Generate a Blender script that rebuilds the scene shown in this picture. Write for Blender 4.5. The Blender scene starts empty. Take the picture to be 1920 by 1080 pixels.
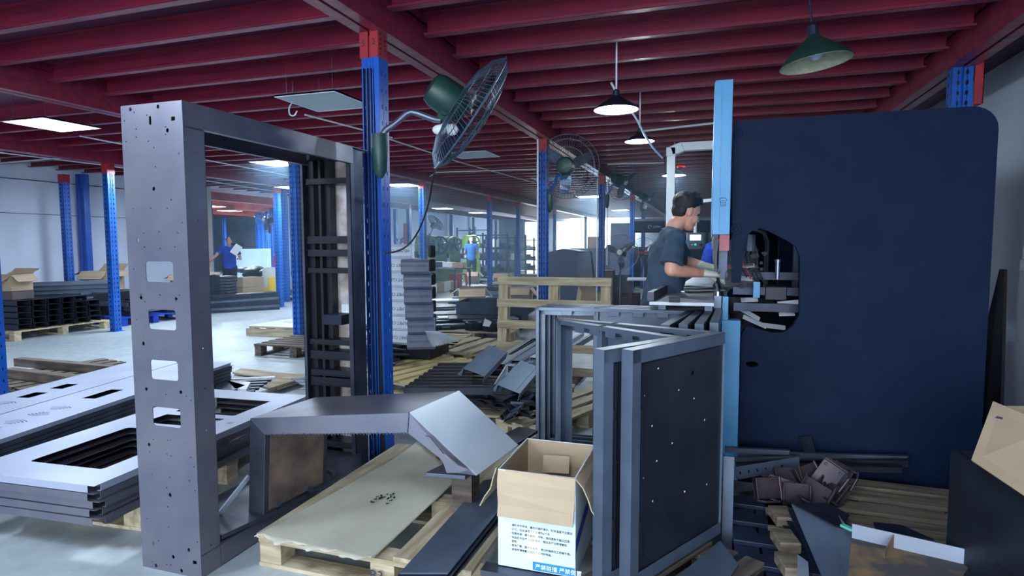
import bpy, bmesh, math, random
from mathutils import Vector, Matrix, Euler, Quaternion
random.seed(7)
sc = bpy.context.scene
COL = sc.collection
R = math.radians
PI = math.pi

# ---------------------------------------------------------------- camera
FPX = 1126.0
CAM_P, CAM_R, CAM_Y, CAM_H = R(-4.168), R(-0.141), R(-18.196), 1.4
_fw = Vector((math.sin(CAM_Y)*math.cos(CAM_P), math.cos(CAM_Y)*math.cos(CAM_P), math.sin(CAM_P)))
_rt = Vector((math.cos(CAM_Y), -math.sin(CAM_Y), 0))
_up = _rt.cross(_fw)
RT = _rt*math.cos(CAM_R) + _up*math.sin(CAM_R)
UP = -_rt*math.sin(CAM_R) + _up*math.cos(CAM_R)
CP = Vector((0, 0, CAM_H))
cam = bpy.data.cameras.new('camera'); cam.sensor_width = 36; cam.lens = FPX/1920*36
cam.clip_start = 0.05; cam.clip_end = 300
cob = bpy.data.objects.new('camera', cam); COL.objects.link(cob)
m3 = Matrix((RT, UP, -_fw)).transposed()
cob.matrix_world = Matrix.Translation(CP) @ m3.to_4x4()
sc.camera = cob

def P(x, y, z=None, X=None, Y=None, D=None):
    """point of the room seen at photo pixel x, y on the level z / plane X / plane Y / depth D"""
    d = _fw + RT*((x-960)/FPX) - UP*((y-540)/FPX)
    if z is not None: t = (z-CAM_H)/d.z
    elif X is not None: t = X/d.x
    elif Y is not None: t = Y/d.y
    else: t = D
    return CP + d*t

# ---------------------------------------------------------------- world, exposure, lights
sc.view_settings.view_transform = 'Standard'
sc.view_settings.look = 'None'
sc.view_settings.gamma = 1
sc.view_settings.use_curve_mapping = False
sc.view_settings.exposure = 0.85
w = bpy.data.worlds.new('world'); sc.world = w; w.use_nodes = True
w.node_tree.nodes['Background'].inputs[0].default_value = (0.78, 0.89, 1.0, 1)
w.node_tree.nodes['Background'].inputs[1].default_value = 8.0
try:
    sc.cycles.use_denoising = True
    sc.cycles.max_bounces = 6; sc.cycles.diffuse_bounces = 4; sc.cycles.glossy_bounces = 3
    sc.cycles.sample_clamp_indirect = 6
except Exception: pass

def area(name, loc, rot, sx, sy, power, col=(0.80, 0.90, 1.0), spread=180):
    l = bpy.data.lights.new(name, 'AREA'); l.shape = 'RECTANGLE'; l.size = sx; l.size_y = sy
    l.energy = power; l.color = col; l.spread = R(spread)
    o = bpy.data.objects.new(name, l); COL.objects.link(o); o.location = loc; o.rotation_euler = rot
    return o
# daylight entering by the far loading door; rear fill added at an unseen opening
area('door_daylight', (-5.9, 33.7, 1.5), (R(90), 0, 0), 3.0, 2.4, 3000, (0.55, 0.78, 1.0))
area('rear_fill', (-1.5, -4.7, 1.5), (R(-90), 0, 0), 4.5, 2.4, 60, (0.66, 0.82, 1.0))

# ---------------------------------------------------------------- materials
def lin(c):
    return tuple((v/255/12.92 if v/255 <= .04045 else ((v/255+.055)/1.055)**2.4) for v in c)
MATS = {}
def mat(name, c, rough=.5, metal=0., c2=None, scale=4., mix=.5, bump=0., bscale=40., stretch=(1, 1, 1), emit=None, estr=0., spec=.5, det=4., lo=.35, hi=.65):
    """procedural surface: colour c broken up by noise patches of c2, with optional fine bump"""
    if name in MATS: return MATS[name]
    m = bpy.data.materials.new(name); m.use_nodes = True; nt = m.node_tree; b = nt.nodes['Principled BSDF']
    b.inputs['Roughness'].default_value = rough; b.inputs['Metallic'].default_value = metal
    b.inputs['Specular IOR Level'].default_value = spec
    a = lin(c)+(1,)
    b.inputs['Base Color'].default_value = a
    if c2 is not None or bump:
        tc = nt.nodes.new('ShaderNodeTexCoord'); mp = nt.nodes.new('ShaderNodeMapping')
        mp.inputs['Scale'].default_value = stretch
        nt.links.new(tc.outputs['Object'], mp.inputs['Vector'])
    if c2 is not None:
        n = nt.nodes.new('ShaderNodeTexNoise'); n.inputs['Scale'].default_value = scale; n.inputs['Detail'].default_value = det
        r = nt.nodes.new('ShaderNodeMapRange'); r.inputs['From Min'].default_value = lo; r.inputs['From Max'].default_value = hi
        r.inputs['To Max'].default_value = mix*2 if mix <= .5 else 1
        x = nt.nodes.new('ShaderNodeMix'); x.data_type = 'RGBA'
        x.inputs[6].default_value = a; x.inputs[7].default_value = lin(c2)+(1,)
        nt.links.new(mp.outputs[0], n.inputs['Vector']); nt.links.new(n.outputs['Fac'], r.inputs['Value'])
        nt.links.new(r.outputs[0], x.inputs[0]); nt.links.new(x.outputs[2], b.inputs['Base Color'])
        r2 = nt.nodes.new('ShaderNodeMapRange'); r2.inputs['To Min'].default_value = max(.05, rough-.12); r2.inputs['To Max'].default_value = min(1, rough+.12)
        nt.links.new(n.outputs['Fac'], r2.inputs['Value']); nt.links.new(r2.outputs[0], b.inputs['Roughness'])
    if bump:
        n2 = nt.nodes.new('ShaderNodeTexNoise'); n2.inputs['Scale'].default_value = bscale; n2.inputs['Detail'].default_value = 3
        bp = nt.nodes.new('ShaderNodeBump'); bp.inputs['Strength'].default_value = bump; bp.inputs['Distance'].default_value = .01
        nt.links.new(mp.outputs[0], n2.inputs['Vector']); nt.links.new(n2.outputs['Fac'], bp.inputs['Height']); nt.links.new(bp.outputs[0], b.inputs['Normal'])
    if emit is not None:
        b.inputs['Emission Color'].default_value = lin(emit)+(1,); b.inputs['Emission Strength'].default_value = estr
    MATS[name] = m
    return m
def holes_mat(name, c, hole, pitch=.075, off=.028, r=.0105, rough=.4):
    """painted upright steel with two columns of dark punched holes on each face"""
    m = mat(name, c, rough, c2=tuple(int(v*.72) for v in c), scale=3, mix=.35)
    nt = m.node_tree; b = nt.nodes['Principled BSDF']
    tc = nt.nodes.new('ShaderNodeTexCoord'); s = nt.nodes.new('ShaderNodeSeparateXYZ'); nt.links.new(tc.outputs['Object'], s.inputs[0])
    def M(op, a, bb=None):
        n = nt.nodes.new('ShaderNodeMath'); n.operation = op
        for i, v in enumerate((a, bb)):
            if v is None: continue
            if isinstance(v, (int, float)): n.inputs[i].default_value = v
            else: nt.links.new(v, n.inputs[i])
        return n.outputs[0]
    dx = M('ABSOLUTE', M('SUBTRACT', M('ABSOLUTE', s.outputs[0]), off))
    dy = M('ABSOLUTE', M('SUBTRACT', M('ABSOLUTE', s.outputs[1]), off))
    d = M('MINIMUM', dx, dy)
    dz = M('MULTIPLY', M('ABSOLUTE', M('SUBTRACT', M('FRACT', M('DIVIDE', s.outputs[2], pitch)), .5)), pitch*.6)
    q = M('SQRT', M('ADD', M('MULTIPLY', d, d), M('MULTIPLY', dz, dz)))
    f = M('LESS_THAN', q, r)
    x = nt.nodes.new('ShaderNodeMix'); x.data_type = 'RGBA'; x.inputs[7].default_value = lin(hole)+(1,)
    old = b.inputs['Base Color'].links[0].from_socket
    nt.links.new(old, x.inputs[6]); nt.links.new(f, x.inputs[0]); nt.links.new(x.outputs[2], b.inputs['Base Color'])
    return m
RED = mat('red_paint', (138, 40, 64), .33, c2=(112, 32, 58), scale=2.5, mix=.5, bump=.12, bscale=6, stretch=(1, 6, 6), spec=.6)
REDC = mat('red_column_paint', (165, 48, 58), .4, c2=(136, 36, 50), scale=5)
ORANGE = mat('warm_lit_paint', (205, 92, 58), .45, c2=(180, 70, 45), scale=3)  # warm annex light put into the colour of the red steel
DECK = mat('deck_underside', (92, 38, 66), .55, c2=(66, 30, 58), scale=2)
BLUE = holes_mat('blue_upright_paint', (14, 92, 190), (4, 10, 30))
BLUEP = mat('blue_paint', (14, 88, 188), .38, c2=(10, 70, 164), scale=3, mix=.4)
PBLUE = mat('blue_plastic', (20, 60, 170), .45)
STEEL = mat('bare_steel', (118, 116, 128), .4, .55, c2=(92, 96, 114), scale=2.6, mix=.5)
SATIN = mat('satin_door_steel', (158, 165, 186), .45, .3, c2=(146, 154, 178), scale=1.5, mix=.5, det=1.5)
STEELD = mat('mill_scale_steel', (92, 98, 112), .42, .75, c2=(62, 66, 80), scale=4, mix=.5, bump=.06, bscale=70)
BRIGHT = mat('bright_steel', (196, 204, 218), .38, .6, c2=(172, 182, 200), scale=1.5, mix=.5, det=1.5)
RAW = mat('raw_galvanized_plate', (196, 190, 190), .5, .35, c2=(160, 146, 140), scale=9, mix=.5, lo=.42, hi=.58)
BLACK = mat('black_steel', (34, 38, 50), .42, .3, c2=(22, 25, 36), scale=5)
DARKB = mat('dark_blue_steel', (44, 54, 78), .4, .4, c2=(30, 38, 58), scale=5)
NAVY = mat('navy_machine_paint', (13, 29, 56), .6, 0, c2=(10, 24, 50), scale=6, mix=.4, bump=.15, bscale=160, spec=.12)
LBLUE = mat('light_blue_machine_paint', (70, 150, 200), .42, c2=(62, 138, 188), scale=3, mix=.4)
SLATE = mat('grey_blue_coated_steel', (94, 106, 124), .38, .4, c2=(76, 88, 106), scale=4)
PANEL = mat('dark_coated_panel', (48, 54, 68), .36, .5, c2=(36, 40, 54), scale=5, mix=.5)
WOOD = mat('pallet_wood', (184, 172, 146), .8, c2=(146, 130, 104), scale=3, mix=.5, bump=.35, bscale=30, stretch=(1, 9, 9))
WOODY = mat('pallet_wood_cross', (188, 176, 148), .8, c2=(152, 136, 108), scale=3, mix=.5, bump=.35, bscale=30, stretch=(9, 1, 9))
WOODD = mat('old_dark_wood', (104, 92, 82), .85, c2=(66, 58, 56), scale=3, mix=.5, bump=.4, bscale=30, stretch=(1, 9, 9))
WOODDY = mat('old_dark_wood_cross', (108, 96, 84), .85, c2=(68, 60, 56), scale=3, mix=.5, bump=.4, bscale=30, stretch=(9, 1, 9))
WOODR = mat('worn_brown_wood', (136, 124, 104), .85, c2=(92, 80, 70), scale=3, mix=.5, bump=.5, bscale=30, stretch=(1, 10, 10))
MIDS = mat('mid_grey_steel', (128, 144, 166), .4, .35, c2=(108, 124, 148), scale=3)
CARD = mat('cardboard', (178, 158, 132), .85, c2=(158, 138, 114), scale=2, mix=.4, bump=.05, bscale=60)
CARDP = mat('pale_cardboard', (184, 182, 166), .85, c2=(168, 164, 148), scale=2.5, mix=.5)
WCARD = mat('white_printed_carton', (205, 218, 230), .6, c2=(190, 205, 205), scale=4, mix=.4)
INK = mat('printed_ink', (40, 44, 60), .6)
BINK = mat('blue_print', (20, 130, 210), .5)
BINKD = mat('dark_blue_print', (30, 80, 180), .5)
WINK = mat('white_print', (235, 240, 245), .5)
WHITE = mat('white_paint', (225, 232, 240), .5)
PVC = mat('white_pvc', (215, 225, 235), .4)
FOAM = mat('white_foam_board', (222, 240, 240), .6, c2=(205, 228, 228), scale=2)
GREEN = mat('green_machine_paint', (108, 138, 62), .45, c2=(84, 112, 58), scale=4)
DGREEN = mat('dark_green_fan_paint', (28, 62, 58), .45)
REDP = mat('red_plastic', (210, 30, 40), .4)
CHROME = mat('chrome_wire', (120, 130, 150), .35, .8)
WIRE = mat('painted_fan_wire', (70, 88, 108), .45, .3)
RUBBER = mat('black_rubber', (16, 18, 24), .6)
PLB = mat('black_plastic', (22, 26, 36), .45)
RUSTY = mat('rusty_brown_plate', (120, 88, 58), .7, .2, c2=(84, 54, 44), scale=5, mix=.5, bump=.3, lo=.4, hi=.6)
YELLOW = mat('yellow_print', (235, 205, 40), .5)
PINK = mat('pink_plastic', (220, 60, 110), .5)
SKIN = mat('skin', (214, 160, 136), .5, c2=(202, 138, 118), scale=12, mix=.4)
HAIR = mat('black_hair', (24, 22, 28), .55, bump=.6, bscale=120)
HAIRW = mat('white_cap_cloth', (228, 236, 240), .8)
SHIRTD = mat('charcoal_cotton', (56, 76, 96), .9, c2=(44, 62, 82), scale=6, mix=.4, bump=.3, bscale=20)
SHIRTB = mat('royal_blue_cotton', (20, 70, 190), .85, c2=(14, 58, 168), scale=6, mix=.4)
TROUS = mat('black_trouser_cloth', (22, 26, 40), .9)
GLOVE = mat('pale_knit_glove', (196, 200, 190), .9, bump=.4, bscale=150)
SHOE = mat('black_shoe_leather', (18, 18, 22), .5)
LAMPON = mat('lit_diffuser', (240, 248, 255), .5, emit=(225, 240, 255), estr=14)
LAMPOFF = mat('unlit_diffuser', (176, 196, 206), .6)
BULB = mat('lit_bulb', (255, 255, 255), .5, emit=(225, 242, 255), estr=40)
SCREEN = mat('control_screen', (180, 220, 230), .4, emit=(190, 225, 235), estr=1.2)
LEDG = mat('green_indicator', (30, 200, 80), .4, emit=(30, 220, 90), estr=2)
PLASTERW = mat('white_wall_plaster', (204, 214, 232), .85, c2=(190, 200, 220), scale=1.2, mix=.5, bump=.05)
PLASTERG = mat('grey_wall_plaster', (128, 140, 156), .9, c2=(108, 120, 138), scale=1.0, mix=.5)
BEIGE = mat('beige_post_paint', (200, 190, 178), .6)
LINERUST = mat('rust_stain', (142, 116, 82), .8, c2=(84, 80, 84), scale=7, mix=.5, metal=.2, lo=.42, hi=.58)

def floor_mat():
    m = mat('polished_concrete', (170, 180, 184), .42, c2=(146, 156, 164), scale=.7, mix=.5)
    nt = m.node_tree; b = nt.nodes['Principled BSDF']
    tc = nt.nodes.new('ShaderNodeTexCoord')
    n = nt.nodes.new('ShaderNodeTexNoise'); n.inputs['Scale'].default_value = 9; n.inputs['Detail'].default_value = 8
    nt.links.new(tc.outputs['Object'], n.inputs['Vector'])
    r = nt.nodes.new('ShaderNodeMapRange'); r.inputs['From Min'].default_value = .3; r.inputs['From Max'].default_value = .7
    r.inputs['To Min'].default_value = .8; r.inputs['To Max'].default_value = 1.06
    mu = nt.nodes.new('ShaderNodeMix'); mu.data_type = 'RGBA'; mu.blend_type = 'MULTIPLY'; mu.inputs[0].default_value = 1
    old = b.inputs['Base Color'].links[0].from_socket
    nt.links.new(n.outputs['Fac'], r.inputs[0]); nt.links.new(old, mu.inputs[6]); nt.links.new(r.outputs[0], mu.inputs[7])
    nt.links.new(mu.outputs[2], b.inputs['Base Color'])
    return m
FLOOR = floor_mat()

# ---------------------------------------------------------------- mesh helpers
ORG = {}
_cv = None
class MB:
    def __init__(s): s.v = []; s.f = []; s.m = []
    def add(s, vs, fs, mi=0, M=None):
        o = len(s.v)
        for p in vs:
            p = Vector(p)
            s.v.append(M @ p if M is not None else p)
        for f in fs: s.f.append([i+o for i in f]); s.m.append(mi)
        return s
    def box(s, x0, x1, y0, y1, z0, z1, mi=0, M=None):
        vs = [(x, y, z) for z in (z0, z1) for y in (y0, y1) for x in (x0, x1)]
        return s.add(vs, [(0, 2, 3, 1), (4, 5, 7, 6), (0, 1, 5, 4), (2, 6, 7, 3), (0, 4, 6, 2), (1, 3, 7, 5)], mi, M)
    def cbox(s, c, size, rot=(0, 0, 0), mi=0):
        M = Matrix.Translation(c) @ Euler(rot).to_matrix().to_4x4()
        a, b, d = [v/2 for v in size]
        return s.box(-a, a, -b, b, -d, d, mi, M)
    def bar(s, p0, p1, w, h, up=(0, 0, 1), mi=0):
        p0, p1 = Vector(p0), Vector(p1); d = p1-p0; L = d.length; d.normalize(); up = Vector(up)
        sd = d.cross(up)
        if sd.length < 1e-4: sd = d.cross(Vector((1, 0, 0)))
        sd.normalize(); u = sd.cross(d)
        M = Matrix((d, sd, u)).transposed().to_4x4(); M.translation = p0
        return s.box(0, L, -w/2, w/2, -h/2, h/2, mi, M)
    def tube(s, pts, r, n=8, closed=False, caps=True, mi=0):
        pts = [Vector(p) for p in pts]; N = len(pts)
        rs = r if isinstance(r, (list, tuple)) else [r]*N
        vs = []; prev = None
        for i, p in enumerate(pts):
            a = pts[(i-1) % N] if (closed or i > 0) else p; b = pts[(i+1) % N] if (closed or i < N-1) else p
            t = (b-a).normalized()
            if prev is None:
                prev = t.orthogonal().normalized()
            x = (prev - t*prev.dot(t)); x = x.normalized() if x.length > 1e-6 else t.orthogonal().normalized(); prev = x
            y = t.cross(x)
            for k in range(n):
                a_ = 2*PI*k/n; vs.append(p + (x*math.cos(a_)+y*math.sin(a_))*rs[i])
        fs = []
        for i in range(N if closed else N-1):
            j = (i+1) % N
            for k in range(n): fs.append((i*n+k, i*n+(k+1) % n, j*n+(k+1) % n, j*n+k))
        if caps and not closed:
            fs.append(tuple(range(n))[::-1]); fs.append(tuple((N-1)*n+k for k in range(n)))
        return s.add(vs, fs, mi)
    def cyl(s, p0, p1, r, n=16, mi=0): return s.tube([p0, p1], r, n, mi=mi)
    def prism(s, poly, M, d0, d1, mi=0):
        """2-D outline in the local xy plane of M, extruded along its z from d0 to d1"""
        n = len(poly)
        vs = [(x, y, d0) for x, y in poly]+[(x, y, d1) for x, y in poly]
        fs = [tuple(range(n))[::-1], tuple(range(n, 2*n))]+[(i, (i+1) % n, n+(i+1) % n, n+i) for i in range(n)]
        return s.add(vs, fs, mi, M)
    def lathe(s, prof, n=24, M=None, mi=0, caps=False):
        vs = []; N = len(prof)
        for r, z in prof:
            for k in range(n): vs.append((r*math.cos(2*PI*k/n), r*math.sin(2*PI*k/n), z))
        fs = [(i*n+k, i*n+(k+1) % n, (i+1)*n+(k+1) % n, (i+1)*n+k) for i in range(N-1) for k in range(n)]
        if caps: fs += [tuple(range(n))[::-1], tuple((N-1)*n+k for k in range(n))]
        return s.add(vs, fs, mi, M)
    def ell(s, c, r, rot=None, nu=14, nv=9, mi=0):
        M = Matrix.Translation(c) @ ((rot.to_4x4() if rot is not None else Matrix.Identity(4))) @ Matrix.Diagonal((r[0], r[1], r[2], 1))
        vs = [(0, 0, -1)]
        for j in range(1, nv):
            a = -PI/2+PI*j/nv
            for k in range(nu): vs.append((math.cos(a)*math.cos(2*PI*k/nu), math.cos(a)*math.sin(2*PI*k/nu), math.sin(a)))
        vs.append((0, 0, 1)); T = len(vs)-1; fs = []
        for k in range(nu):
            fs.append((0, 1+(k+1) % nu, 1+k)); fs.append((T, 1+(nv-2)*nu+k, 1+(nv-2)*nu+(k+1) % nu))
            for j in range(nv-2): fs.append((1+j*nu+k, 1+j*nu+(k+1) % nu, 1+(j+1)*nu+(k+1) % nu, 1+(j+1)*nu+k))
        return s.add(vs, fs, mi, M)
    def loft(s, pts, rad, side=(1, 0, 0), n=16, mi=0, flat=False):
        """tapering limb of elliptical sections; rad = (half-width along side, half-depth) per point, rounded ends"""
        pts = [Vector(p) for p in pts]; N = len(pts); side = Vector(side)
        rings = []
        for i, p in enumerate(pts):
            t = (pts[min(i+1, N-1)]-pts[max(i-1, 0)]).normalized()
            x = side-t*side.dot(t)
            if x.length < 1e-3: x = t.orthogonal()
            x.normalize(); y = t.cross(x)
            a, b = rad[i] if isinstance(rad[i], (tuple, list)) else (rad[i], rad[i])
            rings.append((p, t, x, y, a, b))
        out = []
        p, t, x, y, a, b = rings[0]; q = min(a, b)
        if not flat: out += [(p-t*q*.9, x, y, a*.35, b*.35), (p-t*q*.55, x, y, a*.8, b*.8)]
        out += [(r_[0], r_[2], r_[3], r_[4], r_[5]) for r_ in rings]
        p, t, x, y, a, b = rings[-1]; q = min(a, b)
        if not flat: out += [(p+t*q*.55, x, y, a*.8, b*.8), (p+t*q*.9, x, y, a*.35, b*.35)]
        vs = []
        for p, x, y, a, b in out:
            for k in range(n): vs.append(p+x*a*math.cos(2*PI*k/n)+y*b*math.sin(2*PI*k/n))
        fs = [(i*n+k, i*n+(k+1) % n, (i+1)*n+(k+1) % n, (i+1)*n+k) for i in range(len(out)-1) for k in range(n)]
        fs += [tuple(range(n))[::-1], tuple((len(out)-1)*n+k for k in range(n))]
        return s.add(vs, fs, mi)
    def sheet(s, outline, holes, th, M=None, mi=0):
        """flat plate with real cut-outs, in the local xy plane, th thick about z = 0"""
        cu = bpy.data.curves.new('tmp', 'CURVE'); cu.dimensions = '2D'; cu.fill_mode = 'BOTH'; cu.extrude = th/2
        for loop in [outline]+list(holes):
            sp = cu.splines.new('POLY'); sp.points.add(len(loop)-1); sp.use_cyclic_u = True
            for i, (x, y) in enumerate(loop): sp.points[i].co = (x, y, 0, 1)
        ob = bpy.data.objects.new('tmp', cu); COL.objects.link(ob)
        me = bpy.data.meshes.new_from_object(ob.evaluated_get(bpy.context.evaluated_depsgraph_get()))
        vs = [v.co.copy() for v in me.vertices]; fs = [tuple(p.vertices) for p in me.polygons]
        bpy.data.objects.remove(ob); bpy.data.curves.remove(cu); bpy.data.meshes.remove(me)
        return s.add(vs, fs, mi, M)
    def text(s, body, size, M, th=.0006, align='LEFT', mi=0, space=1.0):
        cu = bpy.data.curves.new('tmp', 'FONT'); cu.body = body; cu.size = size; cu.extrude = th; cu.align_x = align; cu.space_character = space
        cu.resolution_u = 2
        ob = bpy.data.objects.new('tmp', cu); COL.objects.link(ob)
        me = bpy.data.meshes.new_from_object(ob.evaluated_get(bpy.context.evaluated_depsgraph_get()))
        vs = [v.co.copy() for v in me.vertices]; fs = [tuple(p.vertices) for p in me.polygons]
        bpy.data.objects.remove(ob); bpy.data.curves.remove(cu); bpy.data.meshes.remove(me)
        return s.add(vs, fs, mi, M)
    def build(s, name, mt, parent=None, smooth=False, bevel=0, loc=None, clean=False):
        off = Vector((0, 0, 0))
        if parent is not None and parent.name in ORG: off = ORG[parent.name]
        if loc is not None: off = Vector(loc)
        me = bpy.data.meshes.new(name)
        me.from_pydata([v-off for v in s.v], [], s.f)
        for m in (mt if isinstance(mt, (list, tuple)) else [mt]): me.materials.append(m)
        for p, i in zip(me.polygons, s.m): p.material_index = i
        bm = bmesh.new(); bm.from_mesh(me)
        if clean: bmesh.ops.remove_doubles(bm, verts=bm.verts, dist=1e-5)
        bmesh.ops.recalc_face_normals(bm, faces=bm.faces); bm.to_mesh(me); bm.free()
        me.update()
        if smooth:
            me.shade_smooth()
            me.set_sharp_from_angle(angle=R(40))
        o = bpy.data.objects.new(name, me); COL.objects.link(o)
        if parent is not None:
            o.parent = parent
            if parent.name in ORG: ORG[o.name] = ORG[parent.name]
        if loc is not None: o.location = loc; ORG[o.name] = Vector(loc)
        if bevel:
            bv = o.modifiers.new('bevel', 'BEVEL'); bv.width = bevel; bv.segments = 2; bv.limit_method = 'ANGLE'; bv.angle_limit = R(40)
        return o
def circ(x, y, r, n=12, sy=1.): return [(x+r*math.cos(2*PI*k/n), y+sy*r*math.sin(2*PI*k/n)) for k in range(n)]
def rr(x0, x1, y0, y1, r=.01, n=3):
    out = []
    for cx, cy, a in ((x1-r, y1-r, 0), (x0+r, y1-r, 90), (x0+r, y0+r, 180), (x1-r, y0+r, 270)):
        for k in range(n+1): t = R(a+90*k/n); out.append((cx+r*math.cos(t), cy+r*math.sin(t)))
    return out
def rect(x0, x1, y0, y1): return [(x0, y0), (x1, y0), (x1, y1), (x0, y1)]
def frame_m(o, u, v):
    """matrix with local x = u, local y = v, origin o"""
    u = Vector(u).normalized(); v = Vector(v); v = (v-u*v.dot(u)).normalized(); n = u.cross(v)
    M = Matrix((u, v, n)).transposed().to_4x4(); M.translation = Vector(o); return M
def tag(o, label=None, cat=None, group=None, kind=None):
    if label: o['label'] = label
    if cat: o['category'] = cat
    if group: o['group'] = group
    if kind: o['kind'] = kind
    return o
def thing(name, label, cat, loc=(0, 0, 0), rotz=0, group=None, world=False):
    """Empty at the thing's base; world=True means its parts are written in room coordinates"""
    o = bpy.data.objects.new(name, None); COL.objects.link(o); o.empty_display_size = .1
    o.location = loc; o.rotation_euler = (0, 0, rotz)
    if world: ORG[o.name] = Vector(loc)
    return tag(o, label, cat, group)
KIDS = {}
def kids(o): return [c for c in o.children]
def dup(o, loc=None, rotz=None, label=None, group=None, rot=None, scale=None):
    c = _dup(o, None)
    if loc is not None: c.location = loc
    if rotz is not None: c.rotation_euler = (0, 0, rotz)
    if rot is not None: c.rotation_euler = rot
    if scale is not None: c.scale = scale
    if label: c['label'] = label
    if group: c['group'] = group
    return c
def _dup(o, parent):
    c = o.copy(); COL.objects.link(c)
    if parent is not None: c.parent = parent
    for ch in list(o.children):
        if ch.name in SKIPK: continue
        _dup(ch, c)
    return c
SKIPK = set()
def struct(name, mb, mt, **k):
    o = mb.build(name, mt, **k); o['kind'] = 'structure'; return o
# ================================================================ the room
Z_J, Z_D = 2.84, 3.0      # underside of the joists, underside of the deck
XR, XL, YF, YB = 2.45, -12.0, 34.0, -5.0
b = MB(); b.box(-30, 6, YB-2, YF+14, -.1, 0); struct('floor', b, FLOOR)
b = MB(); b.box(XL, XR, YB, YF, Z_D, Z_D+.08); b.box(-27, XL, 12.2, 27, Z_D, Z_D+.08); struct('ceiling', b, DECK)
HW = 4.2
b = MB(); b.box(XL-.2, XL, YB, 12.0, 0, HW); b.box(XL-.2, XL, 15.1, YF, 0, HW)
struct('wall_left', b, PLASTERW)
b = MB(); b.box(XR, XR+.2, YB, YF, 0, HW); struct('wall_right', b, PLASTERW)
# pilaster on the right wall
b = MB(); b.box(2.08, XR-.002, 4.2, 5.15, 0, 3.0); struct('trim_1', b, PLASTERW)
# far wall with the loading door and two narrow openings
b = MB()
xf = [P(q, 450, Y=YF).x for q in (984, 1010, 1043, 1092, 1142, 1158)]
xs = [(XL, xf[0]), (xf[1], xf[2]), (xf[3], xf[4]), (xf[5], XR)]
for x0, x1 in xs: b.box(x0, x1, YF, YF+.2, 0, HW)
for x0, x1 in ((xf[0], xf[1]), (xf[2], xf[3]), (xf[4], xf[5])): b.box(x0, x1, YF, YF+.2, 2.7, HW)
struct('wall_far', b, PLASTERG)
b = MB(); b.box(XL-.2, -4.2, YB-.2, YB, 0, HW); b.box(1.2, XR+.2, YB-.2, YB, 0, HW); b.box(-4.2, 1.2, YB-.2, YB, 2.7, HW); struct('wall_back', b, PLASTERW)  # opening left in this unseen wall to let fill light in
# annex beyond the gap in the left wall
b = MB(); b.box(-27, XL, 26.8, 27, 0, HW); b.box(-27.2, -27, 12, 27, 0, HW); b.box(-27, XL-.2, 12.0, 12.2, 0, HW); struct('wall_annex', b, PLASTERG)
b = MB(); b.box(XL-.22, XL+.05, 11.95, 12.12, 0, 2.84); struct('trim_2', b, BEIGE)
# dark steel capping strip high on the left wall
b = MB(); b.box(XL, XL+.015, YB, 12, 2.6, 2.612); struct('trim_3', b, STEELD)
b = MB(); b.box(XL, XL+.008, YB, 12, 1.98, 1.99); struct('trim_4', b, STEELD)

# ---- red steel: main beams, joists, columns
def beam_profile(b, x, y0, y1, z0=2.70, z1=Z_D-.004, w=.075, t=.004, lip=.018, gap=.012, mirror=True):
    for s in ((-1, 1) if mirror else (1,)):
        xi, xo = x+s*gap, x+s*(gap+w)
        a, c = min(xi, xo), max(xi, xo)
        b.box(a, c, y0, y1, z0, z0+t); b.box(a, c, y0, y1, z1-t, z1)
        b.box(xi-t/2, xi+t/2, y0, y1, z0, z1)
        b.box(xo-t/2, xo+t/2, y0, y1, z0, z0+.10); b.box(xo-t/2, xo+t/2, y0, y1, z1-.06, z1)
        # stepped web
        xm = x+s*(gap+w*.62); b.box(min(xm, xm+s*t), max(xm, xm+s*t), y0, y1, z0+.10, z1-.06)
        b.box(min(xm, xo), max(xm, xo), y0, y1, z0+.10-t, z0+.10)
ROWS = [(-9.2, 'outer row near the left wall'), (-5.67, 'second row from the left wall'), (-2.0, 'row above the near blue column'), (1.75, 'row along the right wall')]
for X, where in ROWS:
    b = MB(); beam_profile(b, X, YB+.05, YF-.05)
    o = b.build('ceiling_beam', RED, loc=(X, YB, 2.7)); tag(o, 'long red double channel main beam, '+where, 'ceiling beam')
# wall-side beam
# joists: one C-section per bay and spacing, each its own object
def joist_mesh(L, mt, name='ceiling_joist', h=Z_D-Z_J-.002):
    b = MB(); w, t = .06, .004
    b.box(0, L, 0, t, 0, h); b.box(0, L, -w, t, 0, t); b.box(0, L, -w, 0, h-t, h); b.box(0, L, -w, -w+t, 0, .016)
    # rolled grooves along the web
    b.box(0, L, -.004, 0, h*.28, h*.34); b.box(0, L, -.004, 0, h*.7, h*.76)
    return b.build(name, mt)
bays = [(XL+.02, -9.2-.095, 'between the left wall and the outer beam'), (-9.2+.095, -5.67-.095, 'in the second bay from the left wall'),
        (-5.67+.095, -2.0-.095, 'in the bay left of the near blue column'), (-2.0+.095, 1.75-.095, 'in the bay above the press')]
NJ = 0
for bi, (x0, x1, where) in enumerate(bays):
    proto = None
    k = -4 if bi >= 2 else 2
    y_end = 33.5
    y = 3.92+.5*k
    while y < y_end:
        if proto is None:
            proto = joist_mesh(x1-x0, RED); proto.location = (x0, y, Z_J)
            tag(proto, 'red rolled steel ceiling joist '+where, 'ceiling joist', 'red joists '+where)
        else:
            c = proto.copy(); COL.objects.link(c); c.location = (x0, y, Z_J)
        NJ += 1
        y += .5
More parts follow.
